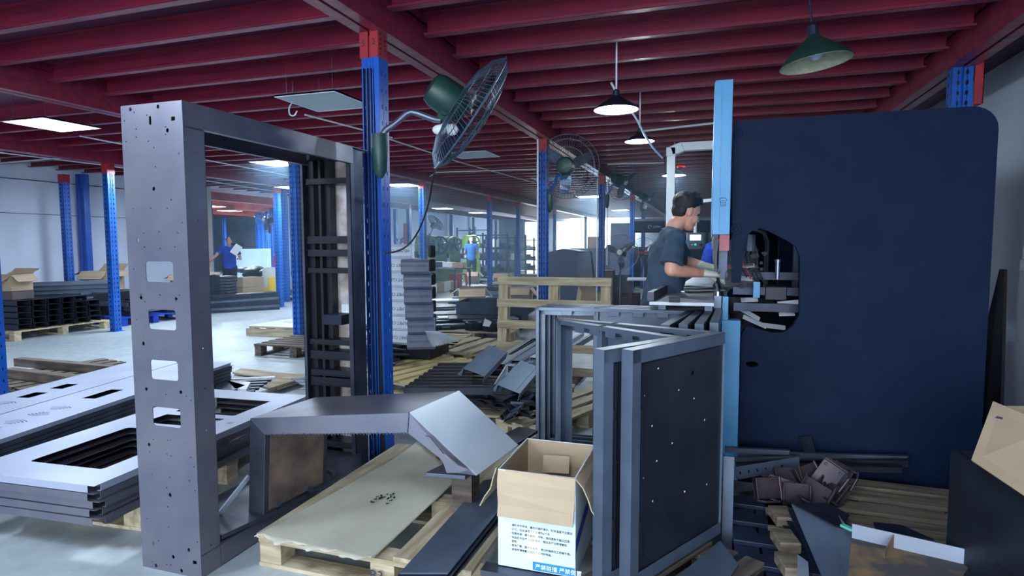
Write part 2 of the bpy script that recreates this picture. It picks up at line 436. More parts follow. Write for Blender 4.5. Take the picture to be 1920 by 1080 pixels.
# annex steel: same red steel, its warmer light put into the orange colour
pj = None
for k in range(12):
    y = 13.0+1.15*k
    if pj is None:
        pj = joist_mesh(10, ORANGE, 'annex_joist'); pj.location = (-26, y, Z_J); tag(pj, 'warm-lit red joist under the annex ceiling beyond the wall gap', 'ceiling joist', 'warm-lit red joists of the annex')
    else:
        c = pj.copy(); COL.objects.link(c); c.location = (-26, y, Z_J)
for X, n in ((-12.9, 'nearest the wall gap'), (-15.6, 'in the middle of the annex'), (-18.6, 'deepest in the annex')):
    b = MB(); beam_profile(b, X, 12.4, 26.6, z0=2.62, z1=2.838); o = b.build('annex_beam', ORANGE, loc=(X, 12.4, 2.62)); tag(o, 'warm-lit red ceiling beam in the annex, '+n, 'ceiling beam')

def upright_section(w=.115, d=.12):
    a, c = w/2, d/2; g = .008; gi = .012
    half = [(-a, -c), (-gi-.02, -c), (-gi-.014, -c+.010), (-gi+.004, -c+.010), (-g*.5, -c), (-g*.5, -c+.016)]
    pts = half+[(-x, y) for x, y in reversed(half)]
    pts += [(a, -c+.035), (a-.006, -c+.042), (a-.006, -.012), (a, -.006), (a, .006), (a-.006, .012), (a-.006, c-.042), (a, c-.035)]
    back = [(x, -y) for x, y in reversed(half+[(-x, y) for x, y in reversed(half)])]
    pts += back
    pts += [(-a, c-.035), (-a+.006, c-.042), (-a+.006, .012), (-a, .006), (-a, -.006), (-a+.006, -.012), (-a+.006, -c+.042), (-a, -c+.035)]
    return pts
def column(x, y, label, top=2.55, red=True, marks=False, w=.115, d=.12, mt=None, group=None, rot=0, baseplate=True):
    t = thing('steel_column', label, 'column', (x, y, 0), rot, group)
    b = MB(); b.prism(upright_section(w, d), Matrix.Identity(4), .006, top); b.build('upright', mt or BLUE, t)
    b = MB(); b.box(-w*.8, w*.8, -d*.75, d*.75, 0, .006); b.build('base_plate', BLUEP, t)
    if red:
        b = MB(); z1 = Z_D-.01
        for s in (-1, 1):
            xa, xb = sorted((s*.008, s*(w/2+.006)))
            b.box(xa, xb, -d/2-.006, -d/2-.001, top-.004, 2.698); b.box(xa, xb, d/2+.001, d/2+.006, top-.004, 2.698)
            b.box(min(s*(w/2+.001), s*(w/2+.006)), max(s*(w/2+.001), s*(w/2+.006)), -d/2, d/2, top-.004, 2.698)
        b.box(-w/2, w/2, -d/2, d/2, top+.001, 2.698)
        rb = b.build('red_head', REDC, t)
        if marks:
            b = MB(); M = frame_m((-.052, -d/2-.0068, 2.60), (1, 0, 0), (0, 0, 1))
            b.text('5', .05, M); M = frame_m((.018, -d/2-.0068, 2.605), (1, 0, 0), (0, 0, 1)); b.text('2', .05, M)
            b.build('chalk_number', INK, rb)
            b = MB()
            for k in range(8):
                for s in (-.03, .03): b.cyl((w/2+.005, s, 2.56+k*.0+ .018*k), (w/2+.008, s, 2.56+.018*k), .004, 8)
            b.build('bolt_row', BLACK, rb)
    return t

# near column: real punched plates
def near_column(x, y, label, top=2.545):
    t = thing('steel_column', label, 'column', (x, y, 0))
    w, d = .118, .11; b = MB()
    holes = []
    z = .03
    while z < top-.03:
        for hx in (.014, .042, .061, .079): holes.append(circ(hx, z, .0052, 8))
        z += .05
    # front and back plates with two rolled ribs
    for sy in (-1, 1):
        M = frame_m((-w/2, sy*d/2, 0), (1, 0, 0), (0, 0, 1))
        b.sheet(rect(0, w, .006, top), holes, .003, M)
        for rx in (-.026, -.001, .018): b.box(rx-.003, rx+.003, sy*d/2-.004, sy*d/2+.004, .006, top)
    slots = []; z = .05
    while z < top-.05:
        for hy in (.03, .078): slots.append(rr(hy-.005, hy+.005, z-.014, z+.014, .0045, 2))
        z += .1
    for sx in (-1, 1):
        M = frame_m((sx*w/2, -d/2, 0), (0, 1, 0), (0, 0, 1))
        b.sheet(rect(0, d, .006, top), slots, .003, M)
        b.box(sx*w/2-.003, sx*w/2+.003, -.008, .008, .006, top)
    b.box(-w/2+.012, w/2-.012, -d/2+.012, d/2-.012, .006, top-.01, 1)
    b.build('upright', [BLUEP, RUBBER], t)
    b = MB(); b.box(-.11, .11, -.12, .12, 0, .006); b.build('base_plate', BLUEP, t)
    b = MB()
    for xa, xb in ((-.070, -.012), (0.0, .055)):
        b.box(xa, xb, -d/2-.003, -d/2+.003, top, 2.84); b.box(xa, xb, d/2-.003, d/2+.003, top, 2.84)
    b.box(-.070, -.065, -d/2, d/2, top, 2.84); b.box(.053, .058, -d/2, d/2, top, 2.84); b.box(-.012, 0, -.03, .03, top, 2.84)
    b.box(-.065, .053, -.045, .045, top, 2.68)
    rb = b.build('red_head', REDC, t)
    b = MB(); b.text('5', .055, frame_m((-.058, -d/2-.0045, 2.615), (1, 0, 0), (0, 0, 1))); b.text('2', .055, frame_m((.014, -d/2-.0045, 2.62), (1, 0, 0), (0, 0, 1)))
    b.build('painted_number', INK, rb)
    b = MB()
    for k in range(9):
        for s in (-.035, .03): b.cyl((.058, s*.8, 2.57+.03*k), (.0615, s*.8, 2.57+.03*k), .005, 8)
    b.build('bolt_row', BLACK, rb)
    return t
near_column(-2.005, 3.375, 'large blue punched steel column holding the near wall fan, red head plates marked in black')
near_column(-5.755, 3.42, 'blue punched column cut off by the left edge of the photo')
def colp(px, X, label, **k):
    p = P(px, 450, X=X); return column(X, p.y, label, **k)
colp(1018, -2.0, 'bright blue column behind the upright pallet, fan cage in front of it', marks=True)
colp(1128, -2.0, 'blue column left of the worker in charcoal shirt, white conduits on both edges', marks=True)
colp(1185, -2.0, 'blue column seen just left of the worker, behind the standing fan')
colp(1206, -2.0, 'blue column touching the back of the worker in charcoal, left one gone by fans')
colp(556, -5.67, 'blue column standing left of the ribbed rear post of the tall frame')
colp(793, -5.67, 'blue column rising behind the stack of printed covers')
colp(918, -5.67, 'thin blue column with lit holes right of the far presses')
colp(972, -5.67, 'blue column with plain rounded front by the open cartons')
colp(1040, -5.67, 'pale hazy column on the left side of the bright door')
colp(1098, -5.67, 'pale hazy column on the right side of the bright door')
colp(209, -9.2, 'blue column beside the blue plastic pallet at left')
colp(522, -9.2, 'left one of two blue columns by the yellow sack')
colp(535, -9.9, 'right one of two blue columns by the yellow sack', red=False, top=2.8)
colp(767, -9.2, 'thin blue column in front of the green presses')
colp(126, -11.3, 'blue column near the left wall with carton at its foot')
column(-11.82, P(160, 450, X=-11.82).y, 'worn blue wall post with peeling paint on white wall', red=False, top=2.8, w=.2, mt=BLUEP)
colp(379, -11.7, 'narrow blue column partly behind the tall steel post', red=False, top=2.8)
colp(742, -11.8, 'blue post on white wall left of the first press', red=False, top=2.8, mt=BLUEP)
colp(848, -11.8, 'blue post on white wall above the third press flywheel', red=False, top=2.8, mt=BLUEP)
colp(888, -11.8, 'blue-grey post on the wall above the tool shelf', red=False, top=2.8, mt=SLATE)
colp(930, -11.8, 'dark post on the far left wall right of the shelf', red=False, top=2.8, mt=SLATE)
for px, X, l in ((395, -13.2, 'blue column at left edge of the annex opening'), (484, -16.5, 'left dark blue column deep in the annex'), (492, -16.0, 'blue column of the annex cluster behind the white board'),
                 (503, -15.2, 'paint-chipped blue column in the annex near the round fan'), (512, -13.6, 'blue column at right side of the annex opening'), (421, -20, 'dark blue column against grey annex wall behind the woman')):
    p = P(px, 450, X=X); column(X, min(p.y, 26.3), l, red=False, top=2.6)
# right row column beside the press with a hanging red plate
t = column(1.755, 5.42, 'blue column standing behind the top of the press plate at right', red=False, top=2.83, w=.13, d=.12)
b = MB(); b.box(.068, .125, -.08, -.07, 2.42, 2.82); b.box(.12, .125, -.08, .08, 2.42, 2.82); b.build('red_plate', REDC, t)
# ================================================================ lamps
def led_panel(x, y, label, on=True, z=2.62, group=None, power=26, sx=.56, sy=.56):
    t = thing('led_panel_light', label, 'ceiling light', (x, y, z), 0, group)
    b = MB(); b.box(-sx/2-.012, sx/2+.012, -sy/2-.012, sy/2+.012, .004, .016)
    for s in (-1, 1):
        b.box(-sx/2-.012, sx/2+.012, s*(sy/2+.006)-.006, s*(sy/2+.006)+.006, -.002, .016); b.box(s*(sx/2+.006)-.006, s*(sx/2+.006)+.006, -sy/2, sy/2, -.002, .016)
    b.build('panel_frame', WHITE, t)
    b = MB(); b.box(-sx/2, sx/2, -sy/2, sy/2, 0, .004); b.build('diffuser', LAMPON if on else LAMPOFF, t)
    b = MB()
    for u in (-1, 1):
        for v in (-1, 1): b.cyl((u*sx*.4, v*sy*.4, .016), (u*sx*.4, v*sy*.4, Z_D-z-.001), .0015, 5)
    b.build('hanging_wire', CHROME, t)
    if on:
        l = area('panel_lamp', (x, y, z-.012), (0, 0, 0), sx, sy, power); l.data.color = (.70, .85, 1)
    return t
panels = [(-6.38, 4.45, 'lit square panel light at upper left, above the dark wooden pallets', True),
          (-6.2, 7.6, 'lit square panel light just left of the ribbed rear post', True),
          (-6.06, 11.2, 'lit panel light right of the large blue column', True),
          (-8.5, 10.9, 'small lit panel light far behind the ribbed post', True),
          (-8.72, 7.75, 'lit panel light peeking out at the left edge of the tall steel post', True),
          (-8.7, 18.9, 'left one of two lit panel lights over the green presses', True),
          (-8.6, 21.9, 'right one of two lit panel lights over the green presses', True),
          (-3.16, 4.5, 'unlit square panel light hanging above the tall frame', False),
          (-3.1, 7.75, 'unlit square panel light behind the lower edge of the near wall fan', False),
          (-2.9, 11.1, 'unlit panel light behind the motor of the second wall fan', False)]
for x, y, l, on in panels: led_panel(x, y, l, on, power=44 if y < 12 else 70)
# unseen panels added over the viewer's side to light the foreground
for x, y, n in ((-6.4, 1.0, 'first beyond the left edge'), (-3.3, .6, 'straight above the viewer'), (-.4, .1, 'right above the viewer'), (-3.2, -2.6, 'at the back left'), (.8, -2.8, 'at the back right')):
    led_panel(x, y, 'added panel light out of view over the near end of the hall, '+n, True, power={(-.4): 24, .8: 8, -3.3: 24, -3.2: 22}.get(x, 34))
for i, (x, y) in enumerate(((-14.2, 14.4), (-15.5, 16.5), (-14.0, 19.0), (-17.5, 20.5), (-19.5, 23.5))):
    led_panel(x, y, 'lit panel light in the annex, '+('nearest the gap', 'second from the gap', 'above the white boards', 'deepest left', 'added at the far end to brighten the wall')[i], True, z=2.55, power=150)  # far-end panel is added to brighten the annex wall
for x, y, n in ((-3, 15.5, 'over the hazy middle of the hall'), (-3.1, 22, 'near the loading door')):
    led_panel(x, y, 'lit panel light '+n, True, power=45)

def pendant(x, y, z, dia, label, on=True, cone=.42, stem=2.998, tilt=(0, 0), power=10):
    t = thing('pendant_lamp', label, 'pendant lamp', (x, y, z)); t.rotation_euler = (tilt[0], tilt[1], 0)
    r = dia/2; h = r*cone*1.35
    b = MB(); prof = [(r, 0), (r*.98, .006), (r*.72, h*.42), (r*.42, h*.75), (r*.2, h), (r*.14, h*1.12)]
    b.lathe(prof, 32); b.build('lamp_shade', DGREEN if not on else DARKB, t, smooth=True)
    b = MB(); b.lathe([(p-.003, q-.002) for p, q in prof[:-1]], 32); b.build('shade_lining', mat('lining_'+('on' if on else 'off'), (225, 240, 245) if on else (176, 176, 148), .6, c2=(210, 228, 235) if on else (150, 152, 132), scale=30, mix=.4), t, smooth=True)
    b = MB(); b.tube([(0, 0, h*1.0), (0, 0, h*1.45), (0, 0, h*1.6)], [r*.16, r*.15, r*.06], 12); b.build('socket', DARKB, t)
    b = MB(); b.cyl((0, 0, h*1.6), (0, 0, stem-z), .007, 8); b.build('stem', WHITE if on else DARKB, t)
    b = MB(); b.ell((0, 0, h*.42), (r*.22, r*.22, r*.25)); b.build('bulb', BULB if on else LAMPOFF, t, smooth=True)
    if on:
        l = bpy.data.lights.new('pendant_bulb', 'POINT'); l.energy = power; l.color = (.8, .92, 1); l.shadow_soft_size = .05
        o = bpy.data.objects.new('pendant_bulb', l); COL.objects.link(o); o.location = (x, y, z-.01)
pendant(.54, 3.78, 2.4, .38, 'large unlit cone pendant lamp with dusty cream inside at upper right', False, .55, tilt=(0, R(-7)))
pendant(-.70, 4.68, 2.42, .34, 'lit pendant lamp over the worker, beside a slanting white cable', True, power=22)
pendant(-.70, 6.3, 2.44, .30, 'second lit pendant lamp, smaller and further over the bench', True, power=22)
pendant(-.52, 9.2, 2.40, .34, 'third pendant lamp seen left of the light blue ram cover', True, power=20)

# ================================================================ fans
def fan(name, label, c, axis, dia, kind='wall', mount=None, col=DGREEN, wires=60, pole_x=None, wr=.0019):
    c = Vector(c); a = Vector(axis).normalized(); side = a.cross(Vector((0, 0, 1))).normalized(); u = side.cross(a).normalized()
    M = Matrix((side, u, a)).transposed().to_4x4(); M.translation = c
    base = Vector((c.x, c.y, 0)) if kind == 'stand' else Vector(mount)
    t = thing(name, label, 'fan', base, world=True)
    r = dia/2; b = MB()
    fr = [(.16, .085), (.3, .09), (.6, .075), (.85, .045), (1.0, .0)]
    for sgn, sc_ in ((1, 1.), (-1, 1.15)):
        for k in range(wires):
            an = 2*PI*k/wires
            pts = [M @ Vector((q*r*math.cos(an+.15*(1-q)), q*r*math.sin(an+.15*(1-q)), sgn*z*sc_*dia/.75)) for q, z in fr]
            b.tube(pts, wr, 3, caps=False)
        for q, z in fr[:-1]:
            b.tube([M @ Vector((q*r*math.cos(2*PI*k/40), q*r*math.sin(2*PI*k/40), sgn*z*sc_*dia/.75)) for k in range(40)], wr*1.3, 4, closed=True)
    b.tube([M @ Vector((r*math.cos(2*PI*k/48), r*math.sin(2*PI*k/48), 0)) for k in range(48)], wr*2.8, 6, closed=True)
    b.build('guard', col if col is not DGREEN else WIRE, t)
    b = MB(); b.lathe([(.02, .105), (.055, .1), (.055, .08)], 16, M=M @ Matrix.Scale(dia/.75, 4), caps=True); b.build('guard_badge', WHITE if kind != 'near' else DGREEN, t)
    s = dia/.75
    for k in range(3):
        b = MB(); an = 2*PI*k/3+.4; vs = []; fs = []
        for i in range(6):
            q = .07+.26*i/5; wd = .05+.07*math.sin(PI*(i+.6)/6)
            for sg, zz in ((-1, -.028), (1, .028)):
                th_ = an+sg*wd/q*.55; vs.append(M @ (Vector((q*math.cos(th_), q*math.sin(th_), zz))*s))
        for i in range(5): fs.append((2*i, 2*i+1, 2*i+3, 2*i+2))
        b.add(vs, fs); o = b.build('blade', CHROME if kind != 'near' else DARKB, t)
        so = o.modifiers.new('thick', 'SOLIDIFY'); so.thickness = .003
    b = MB(); b.tube([M @ Vector((0, 0, z*s)) for z in (-.02, -.06, -.10, -.22, -.26, -.275)], [.06*s, .09*s, .105*s, .10*s, .085*s, .04*s], 20)
    b.build('motor', DGREEN, t, smooth=True)
    if kind in ('wall', 'near'):
        mp = Vector(mount); j = M @ Vector((0, -.13*s, -.12*s))
        b = MB(); b.bar(M @ Vector((0, -.06*s, -.14*s)), j, .05*s, .05*s); b.cyl(M @ Vector((-.05*s, -.09*s, -.13*s)), M @ Vector((.05*s, -.09*s, -.13*s)), .02*s, 10)
        b.build('tilt_joint', DGREEN, t)
        b = MB(); d = j-mp; d.z = 0
        L = [mp, mp+Vector((0, 0, .07))+d*.08, mp+Vector((0, 0, .11))+d*.25, Vector((mp.x, mp.y, max(j.z, mp.z)+.05))+d*.5, j+Vector((0, 0, .0))-d*.08, j]
        pts = []
        for i in range(len(L)-1):
            for q in range(4): pts.append(L[i].lerp(L[i+1], q/4))
        pts.append(L[-1]); pts = [pts[0]]+[(pts[i-1]+pts[i]*2+pts[i+1])/4 for i in range(1, len(pts)-1)]+[pts[-1]]
        b.tube(pts, .018*s, 10); b.build('arm', CHROME if kind == 'near' else BLUEP, t, smooth=True)
        b = MB(); q = (0, 0, 1)
        b.tube([mp+Vector((0, 0, .05)), mp+Vector((0, 0, -.02)), mp+Vector((0, 0, -.16)), mp+Vector((0, 0, -.20))], [.045*s, .05*s, .04*s, .015*s], 10); b.build('wall_bracket', DGREEN, t, smooth=True)
    if kind == 'stand':
        j = M @ Vector((0, -.05*s, -.14*s)); b = MB(); b.tube([j, Vector((j.x, j.y, j.z-.12)), Vector((c.x, c.y, c.z-.35)), Vector((c.x, c.y, .05))], [.02, .02, .022, .022], 10)
        b.build('pole', CHROME, t, smooth=True)
        b = MB(); b.lathe([(.25, 0), (.25, .02), (.05, .05), (.03, .08)], 24, M=Matrix.Translation((c.x, c.y, 0)), caps=True); b.build('base', DARKB, t, smooth=True)
    return t
_c = P(880, 213, D=3.55)
fan('wall_fan', 'near large wire wall fan tilted up on the near blue column', _c, RT*.80-UP*.50+_fw*.28, .76, 'near', P(712, 268, D=3.46), wires=84, wr=.0021)
b = MB(); _p = P(718, 268, D=3.50)
_q = P(835, 243, D=3.52)
b.ell(_q-RT*.03, (.05, .035, .03)); b.ell(_q+RT*.04, (.04, .03, .035)); b.ell(_q+UP*.02, (.03, .03, .02))
tag(b.build('cloth_wrap', WHITE, smooth=True, loc=tuple(_q)), 'crumpled white wrapping tied around the arm of the near wall fan', 'wrapping')
_c = P(1064, 312, D=7.4)
fan('wall_fan', 'second wall fan, its pale round guard overlapping the blue column at centre', _c, _fw*.95+RT*.22+UP*.14, .78, 'wall', P(1030, 368, D=7.55), wires=60)
_c = P(1168, 340, D=11.2)
fan('wall_fan', 'third wall fan, dim and turned right, near the top left of the worker', _c, RT*.75+_fw*.6-UP*.1, .72, 'wall', P(1138, 370, D=11.2), wires=40)
_c = P(1214, 372, D=16)
fan('wall_fan', 'fourth wall fan, small and dark, left of the white overhead duct', _c, RT*.8+_fw*.5-UP*.2, .7, 'wall', P(1204, 384, D=16.2), wires=28)
_c = P(818, 418, D=24)
fan('wall_fan', 'far grey wall fan turned upwards above the green presses', _c, RT*.5+UP*.6+_fw*.3, .8, 'wall', P(806, 440, D=24), wires=28, wr=.004)
_c = P(498, 412, D=17)
fan('wall_fan', 'wall fan in the annex above the woman in the blue shirt', _c, -RT*.3-_fw*.9, .7, 'wall', P(505, 425, D=17.2), wires=36)
_c = P(1163, 474, D=12.6)
fan('standing_fan', 'standing fan with large chrome guard left of the worker', _c, -_fw*.94-RT*.3+UP*.05, .76, 'stand', wires=60, col=CHROME)
_c = P(1208, 474, D=14.6)
fan('standing_fan', 'standing fan half hidden behind the back of the worker', _c, -_fw*.9+RT*.3, .74, 'stand', wires=48, col=CHROME)
b_ = P(1205, 474, D=14.4); b = MB(); b.bar(b_-RT*.16, b_+RT*.16, .02, .05); o = b.build('red_tool', REDP); 
tag(o, 'short red bar lying level behind the fan guard by the worker', 'bar')
_c = P(750, 452, D=21)
fan('standing_fan', 'small standing fan right of the large blue column, before the presses', _c, -_fw*.9-RT*.3, .5, 'stand', wires=36, col=CHROME)

# ================================================================ conduits and cables
def cable(pts, r, mt, label, name='conduit', cat='conduit', smooth_=2):
    pts = [Vector(p) for p in pts]
    for _ in range(smooth_):
        q = [pts[0]]
        for a, c in zip(pts, pts[1:]): q += [a*.75+c*.25, a*.25+c*.75]
        pts = q+[pts[-1]]
    b = MB(); b.tube(pts, r, 7); return tag(b.build(name, mt, smooth=True), label, cat)
zc = 2.815
cable([P(728, 260, z=zc), P(862, 304, z=zc), P(1004, 343, z=zc)], .011, PVC, 'white conduit running from the near column towards the second wall fan', smooth_=0)
cable([P(0, 286, z=zc), P(200, 310, z=zc), P(640, 378, z=zc)], .011, PVC, 'white conduit crossing the ceiling at far left above the pallets', smooth_=0)
cable([P(-40, 309, z=zc), P(104, 297, z=zc), P(170, 293, z=zc)], .012, PVC, 'white conduit over the left bay ending at a junction', smooth_=0)
cable([P(150, 255, z=zc), P(640, 348, z=zc)], .010, PVC, 'thin white conduit from the upper left panel light to the right', smooth_=0)
cable([P(572, 215, z=zc), P(735, 258, z=zc)], .010, PVC, 'white conduit leaving the unlit panel towards the near column', smooth_=0)
cable([P(818, 323, z=zc), P(1004, 317, z=zc)], .011, PVC, 'level white conduit behind the hanging fan cord', smooth_=0)
cable([P(803, 333, z=zc), P(818, 323, z=zc)], .011, PVC, 'short white conduit elbow behind the near fan', smooth_=0)
cable([P(803, 333, z=zc), P(880, 350, z=zc), P(1000, 385, z=zc)], .012, PVC, 'white conduit below the level one, heading to the bright door', smooth_=0)
cable([P(1139, 308, z=zc), P(1245, 305, z=zc)], .013, PVC, 'white conduit from the second column to the white duct', smooth_=0)
cable([P(1205, 246, z=zc), P(1345, 230, z=zc)], .013, PVC, 'white conduit right of the second pendant lamp', smooth_=0)
_l = Vector((-.70, 4.68, 2.55))
cable([P(1146, 155, D=4.6), P(1162, 185, D=4.7), P(1190, 215, D=5.0), P(1205, 246, D=5.4)], .009, PVC, 'white sagging cable that passes the lit pendant lamp over the worker', 'lamp_cable', 'cable')
cable([P(1205, 246, D=5.4), P(1222, 275, D=5.8), P(1242, 296, D=6.2)], .010, PVC, 'white cable falling from the junction to the white duct', 'lamp_cable', 'cable')
cable([P(1120, 250, D=11.3), P(1122, 305, D=11.3)], .012, PVC, 'short upright conduit at the head of the column left of the worker')
for px, n, yb in ((1119.5, 'left', 560), (1138.5, 'right', 400)):
    p = P(px, 450, D=11.35); cable([(p.x, p.y, 2.6), (p.x, p.y, .1 if n == 'left' else 1.0)], .012, PVC, 'upright white conduit on the %s edge of the column left of the worker' % n, smooth_=0)
p = P(1008.0, 450, D=7.32); cable([(p.x, p.y, 2.66), (p.x, p.y, .05)], .010, PVC, 'upright white conduit on the left edge of the bright blue column', smooth_=0)
# hanging cord of the near fan looping back to the column
cable([P(818, 315, D=3.7), P(812, 330, D=3.9), P(806, 375, D=4.1), P(790, 425, D=4.1), P(768, 460, D=4.0), P(742, 473, D=3.8), P(720, 474, D=3.55)], .006, RUBBER, 'black cord looping from the near wall fan back to the large blue column', 'fan_cord', 'cord', 3)
cable([P(843, 250, D=3.6), P(832, 290, D=3.62), P(816, 315, D=3.7)], .005, PVC, 'pale cord dropping through the guard of the near wall fan', 'fan_cord', 'cord', 2)
cable([P(549, 150, z=2.995), P(549, 180, z=2.64)], .004, PVC, 'thin white lead from the joists to the unlit panel', 'lamp_lead', 'cable')
cable([P(549, 190, z=2.62), P(541, 203, D=5.0), P(543, 216, D=5.0), P(552, 218, D=5.0), P(557, 208, D=5.0)], .006, PVC, 'small white loop of cable under the unlit panel', 'lamp_lead', 'cable', 3)
# white duct with an elbow
t = thing('air_duct', 'white square air duct with elbow rising behind the worker', 'duct', (P(1256, 450, D=7.6).x, P(1256, 450, D=7.6).y, 0), world=True)
d = P(1256, 450, D=7.6); zt = P(1256, 292, D=7.6).z
b = MB(); b.box(d.x-.05, d.x+.05, d.y-.05, d.y+.05, 0, zt); b.build('riser', LBLUE if False else PVC, t)
b = MB(); b.box(d.x-.06, d.x+.06, d.y-.06, d.y+.06, zt-.02, zt+.09); b.bar((d.x, d.y, zt+.04), (d.x+.14, d.y, zt+.09), .12, .12); b.build('elbow', PVC, t, bevel=.01)
b = MB(); b.box(d.x+.1, d.x+.62, d.y-.05, d.y+.05, zt+.04, zt+.14); b.build('branch', PVC, t)
# ================================================================ tall welded frame
def px2(pts, Y, ox=0, oz=0): return [((p := P(x, y, Y=Y)).x-ox, p.z-oz) for x, y in pts]
FX0, FX1, FY, FZ = -2.325, -2.0, 1.90, 1.97
t = thing('welded_post_frame', 'tall bare steel door-shaped frame with drilled front post standing at left', 'steel frame', (-2.16, 1.9, 0), world=True)
holes = []
for (xa, xb, ya, yb) in ((273, 326, 490, 529.5), (278.5, 331, 579.5, 619.5), (282.5, 335, 674, 714.5), (286.5, 340, 761.5, 803)):
    a = P(xa, ya, Y=FY); c = P(xb, yb, Y=FY); holes.append(rr(a.x, c.x, c.z, a.z, .012))
big = [(245, 205), (296.7, 200), (314.5, 244.5), (259, 450), (265, 558), (331, 561), (269.5, 644), (275, 729), (339.5, 735), (280, 833.5), (319.5, 927.7), (289, 1018.5), (354.5, 1031), (325.5, 1044), (293, 1060), (341, 1070), (288.8, 354)]
small = [(252, 211), (276, 216), (234, 227), (256, 242), (256, 257), (311, 238), (311, 252), (237, 266), (279, 265), (289, 277), (336, 288), (292, 313)]
small += [(x/3, 360+y/3) for x, y in ((750, 95), (850, 92), (943, 93), (965, 45), (1027, 172), (896, 225), (1002, 230), (812, 232), (903, 318), (985, 310), (815, 310), (1042, 482), (754, 433), (902, 578), (795, 577), (817, 617), (1012, 580), (930, 822), (1028, 830), (817, 817), (911, 900), (1019, 907), (806, 890), (1054, 720), (770, 718))]
small += [(x/3, 720+y/3) for x, y in ((936, 58), (1050, 68), (1077, 92), (798, 160), (945, 317), (962, 315), (1050, 335), (845, 380), (942, 394), (965, 405), (1075, 412), (1094, 466), (856, 508), (957, 525), (1068, 543), (1100, 600), (940, 583), (947, 690), (830, 757), (951, 803), (895, 882), (858, 997), (940, 1015), (962, 1017), (1112, 888), (865, 310))]
for x, y in big: p = P(x, y, Y=FY); holes.append(circ(p.x, p.z, .0075, 10, 1.15))
for x, y in small: p = P(x, y, Y=FY); holes.append(circ(p.x, p.z, .0032, 7))
for x, y, a_ in ((282, 226, 1), (325, 222.5, 0), (366, 1054.5, 0)):
    p = P(x, y, Y=FY); holes.append(rr(p.x-.006, p.x+.006, p.z-.018, p.z+.018, .0055, 2) if a_ else rect(p.x-.010, p.x+.010, p.z-.008, p.z+.008))
holes = [h for h in holes if all(FX0+.004 < q[0] < FX1-.004 and .004 < q[1] < FZ-.004 for q in h)]
M = frame_m((0, FY, 0), (1, 0, 0), (0, 0, 1))
b = MB(); b.sheet(rect(FX0, FX1, 0, FZ), holes, .003, M)
fp = b.build('front_post', STEEL, t)
b = MB(); D = .105
sh = [circ(FY+.055, z, .004, 8) for z in (.12, .35, .62, .8, .97, 1.12, 1.33, 1.5, 1.78)]
b.sheet(rect(FY, FY+D, 0, FZ), sh, .003, frame_m((FX1-.0015, 0, 0), (0, 1, 0), (0, 0, 1)))
b.sheet(rect(FY, FY+.012, 0, FZ), [], .003, frame_m((FX0+.0015, 0, 0), (0, 1, 0), (0, 0, 1)))
b.box(FX1-.025, FX1, FY+D-.003, FY+D, 0, FZ-.1)
b.build('side_flange', STEEL, fp)
b = MB()
wz = sorted([(min(q[1] for q in h), max(q[1] for q in h)) for h in holes[:4]])
for z0, z1 in [(.03, .07), (.2, .24), (.33, .37)]+[((wz[i][1]+wz[i+1][0])/2-.015, (wz[i][1]+wz[i+1][0])/2+.015) for i in range(3)]+[(wz[3][1]+.04, wz[3][1]+.08), (1.5, 1.54), (1.72, 1.9)]:
    b.box(FX0+.02, FX1-.03, FY+.012, FY+.022, z0, z1)
b.box(FX1-.03, FX1-.008, FY+.012, FY+.06, .05, 1.9)
b.box(-2.22, -2.09, FY+.012, FY+.03, wz[3][1]+.12, 1.88); b.box(-2.25, -2.09, FY+.012, FY+.03, .1, wz[0][0]-.06)
b.build('inner_rib', BLACK, fp)
# rear post: channel open to the front with ribs
RX0, RX1, RY0, RY1 = -2.375, -2.02, 3.10, 3.235
MR = frame_m((0, RY1, 0), (1, 0, 0), (0, 0, 1))
wn = []
for xa, xb, ya, yb in ((608, 626, 560, 606), (640, 655, 570, 600), (611, 617, 486, 494)):
    a = P(xa, ya, Y=RY1); c = P(xb, yb, Y=RY1); wn.append(rect(a.x, c.x, c.z, a.z))
for x, y in ((602, 568), (602, 597), (611, 832), (626, 856), (612, 863), (658, 861), (647, 681)):
    p = P(x, y, Y=RY1); wn.append(circ(p.x, p.z, .007 if y != 681 else .012, 8))
b = MB(); b.sheet(rect(RX0, RX1, 0, 1.95), wn, .003, MR); rp = b.build('rear_post', RAW, t)
b = MB()
b.box(RX0, RX0+.003, RY0, RY1, 0, 1.97); b.box(RX1-.003, RX1, RY0, RY1, 0, 1.97)
b.box(RX0, RX0+.02, RY0, RY0+.003, 0, 1.95); b.box(RX1-.03, RX1, RY0, RY0+.003, 0, 1.9)
b.build('side_flange', STEELD, rp)
b = MB()
b.box(RX0+.004, RX0+.06, RY0+.05, RY1-.004, 0.0, 1.93)
xc = P(627, 450, Y=3.25).x
b.box(xc-.022, xc-.006, RY0+.03, RY1-.004, 0, 1.93); b.box(xc-.006, xc+.03, RY0+.07, RY1-.004, 0, 1.93)
b.build('upright_rib', BLACK, rp)
for y, hh in ((298, .035), (343, .035), (450, .045), (474, .04), (506, .03), (636, .03), (660, .05), (692, .035), (708, .05), (820, .035), (874, .03)):
    z = P(620, y, Y=3.22).z; b = MB(); b.box(RX0+.03, RX1-.003, RY0+.02, RY1-.004, z-hh/2, z+hh/2)
    b.box(RX0+.03, RX1-.003, RY0+.012, RY0+.02, z-hh/2, z-hh/2+.006)
    b.build('cross_rib', BLACK, rp)
p = P(627, 586, Y=3.2)
b = MB(); b.box(p.x-.0, p.x+.13, RY0-.02, RY1-.03, p.z-.06, p.z+.0); b.build('junction_box', DARKB, rp)
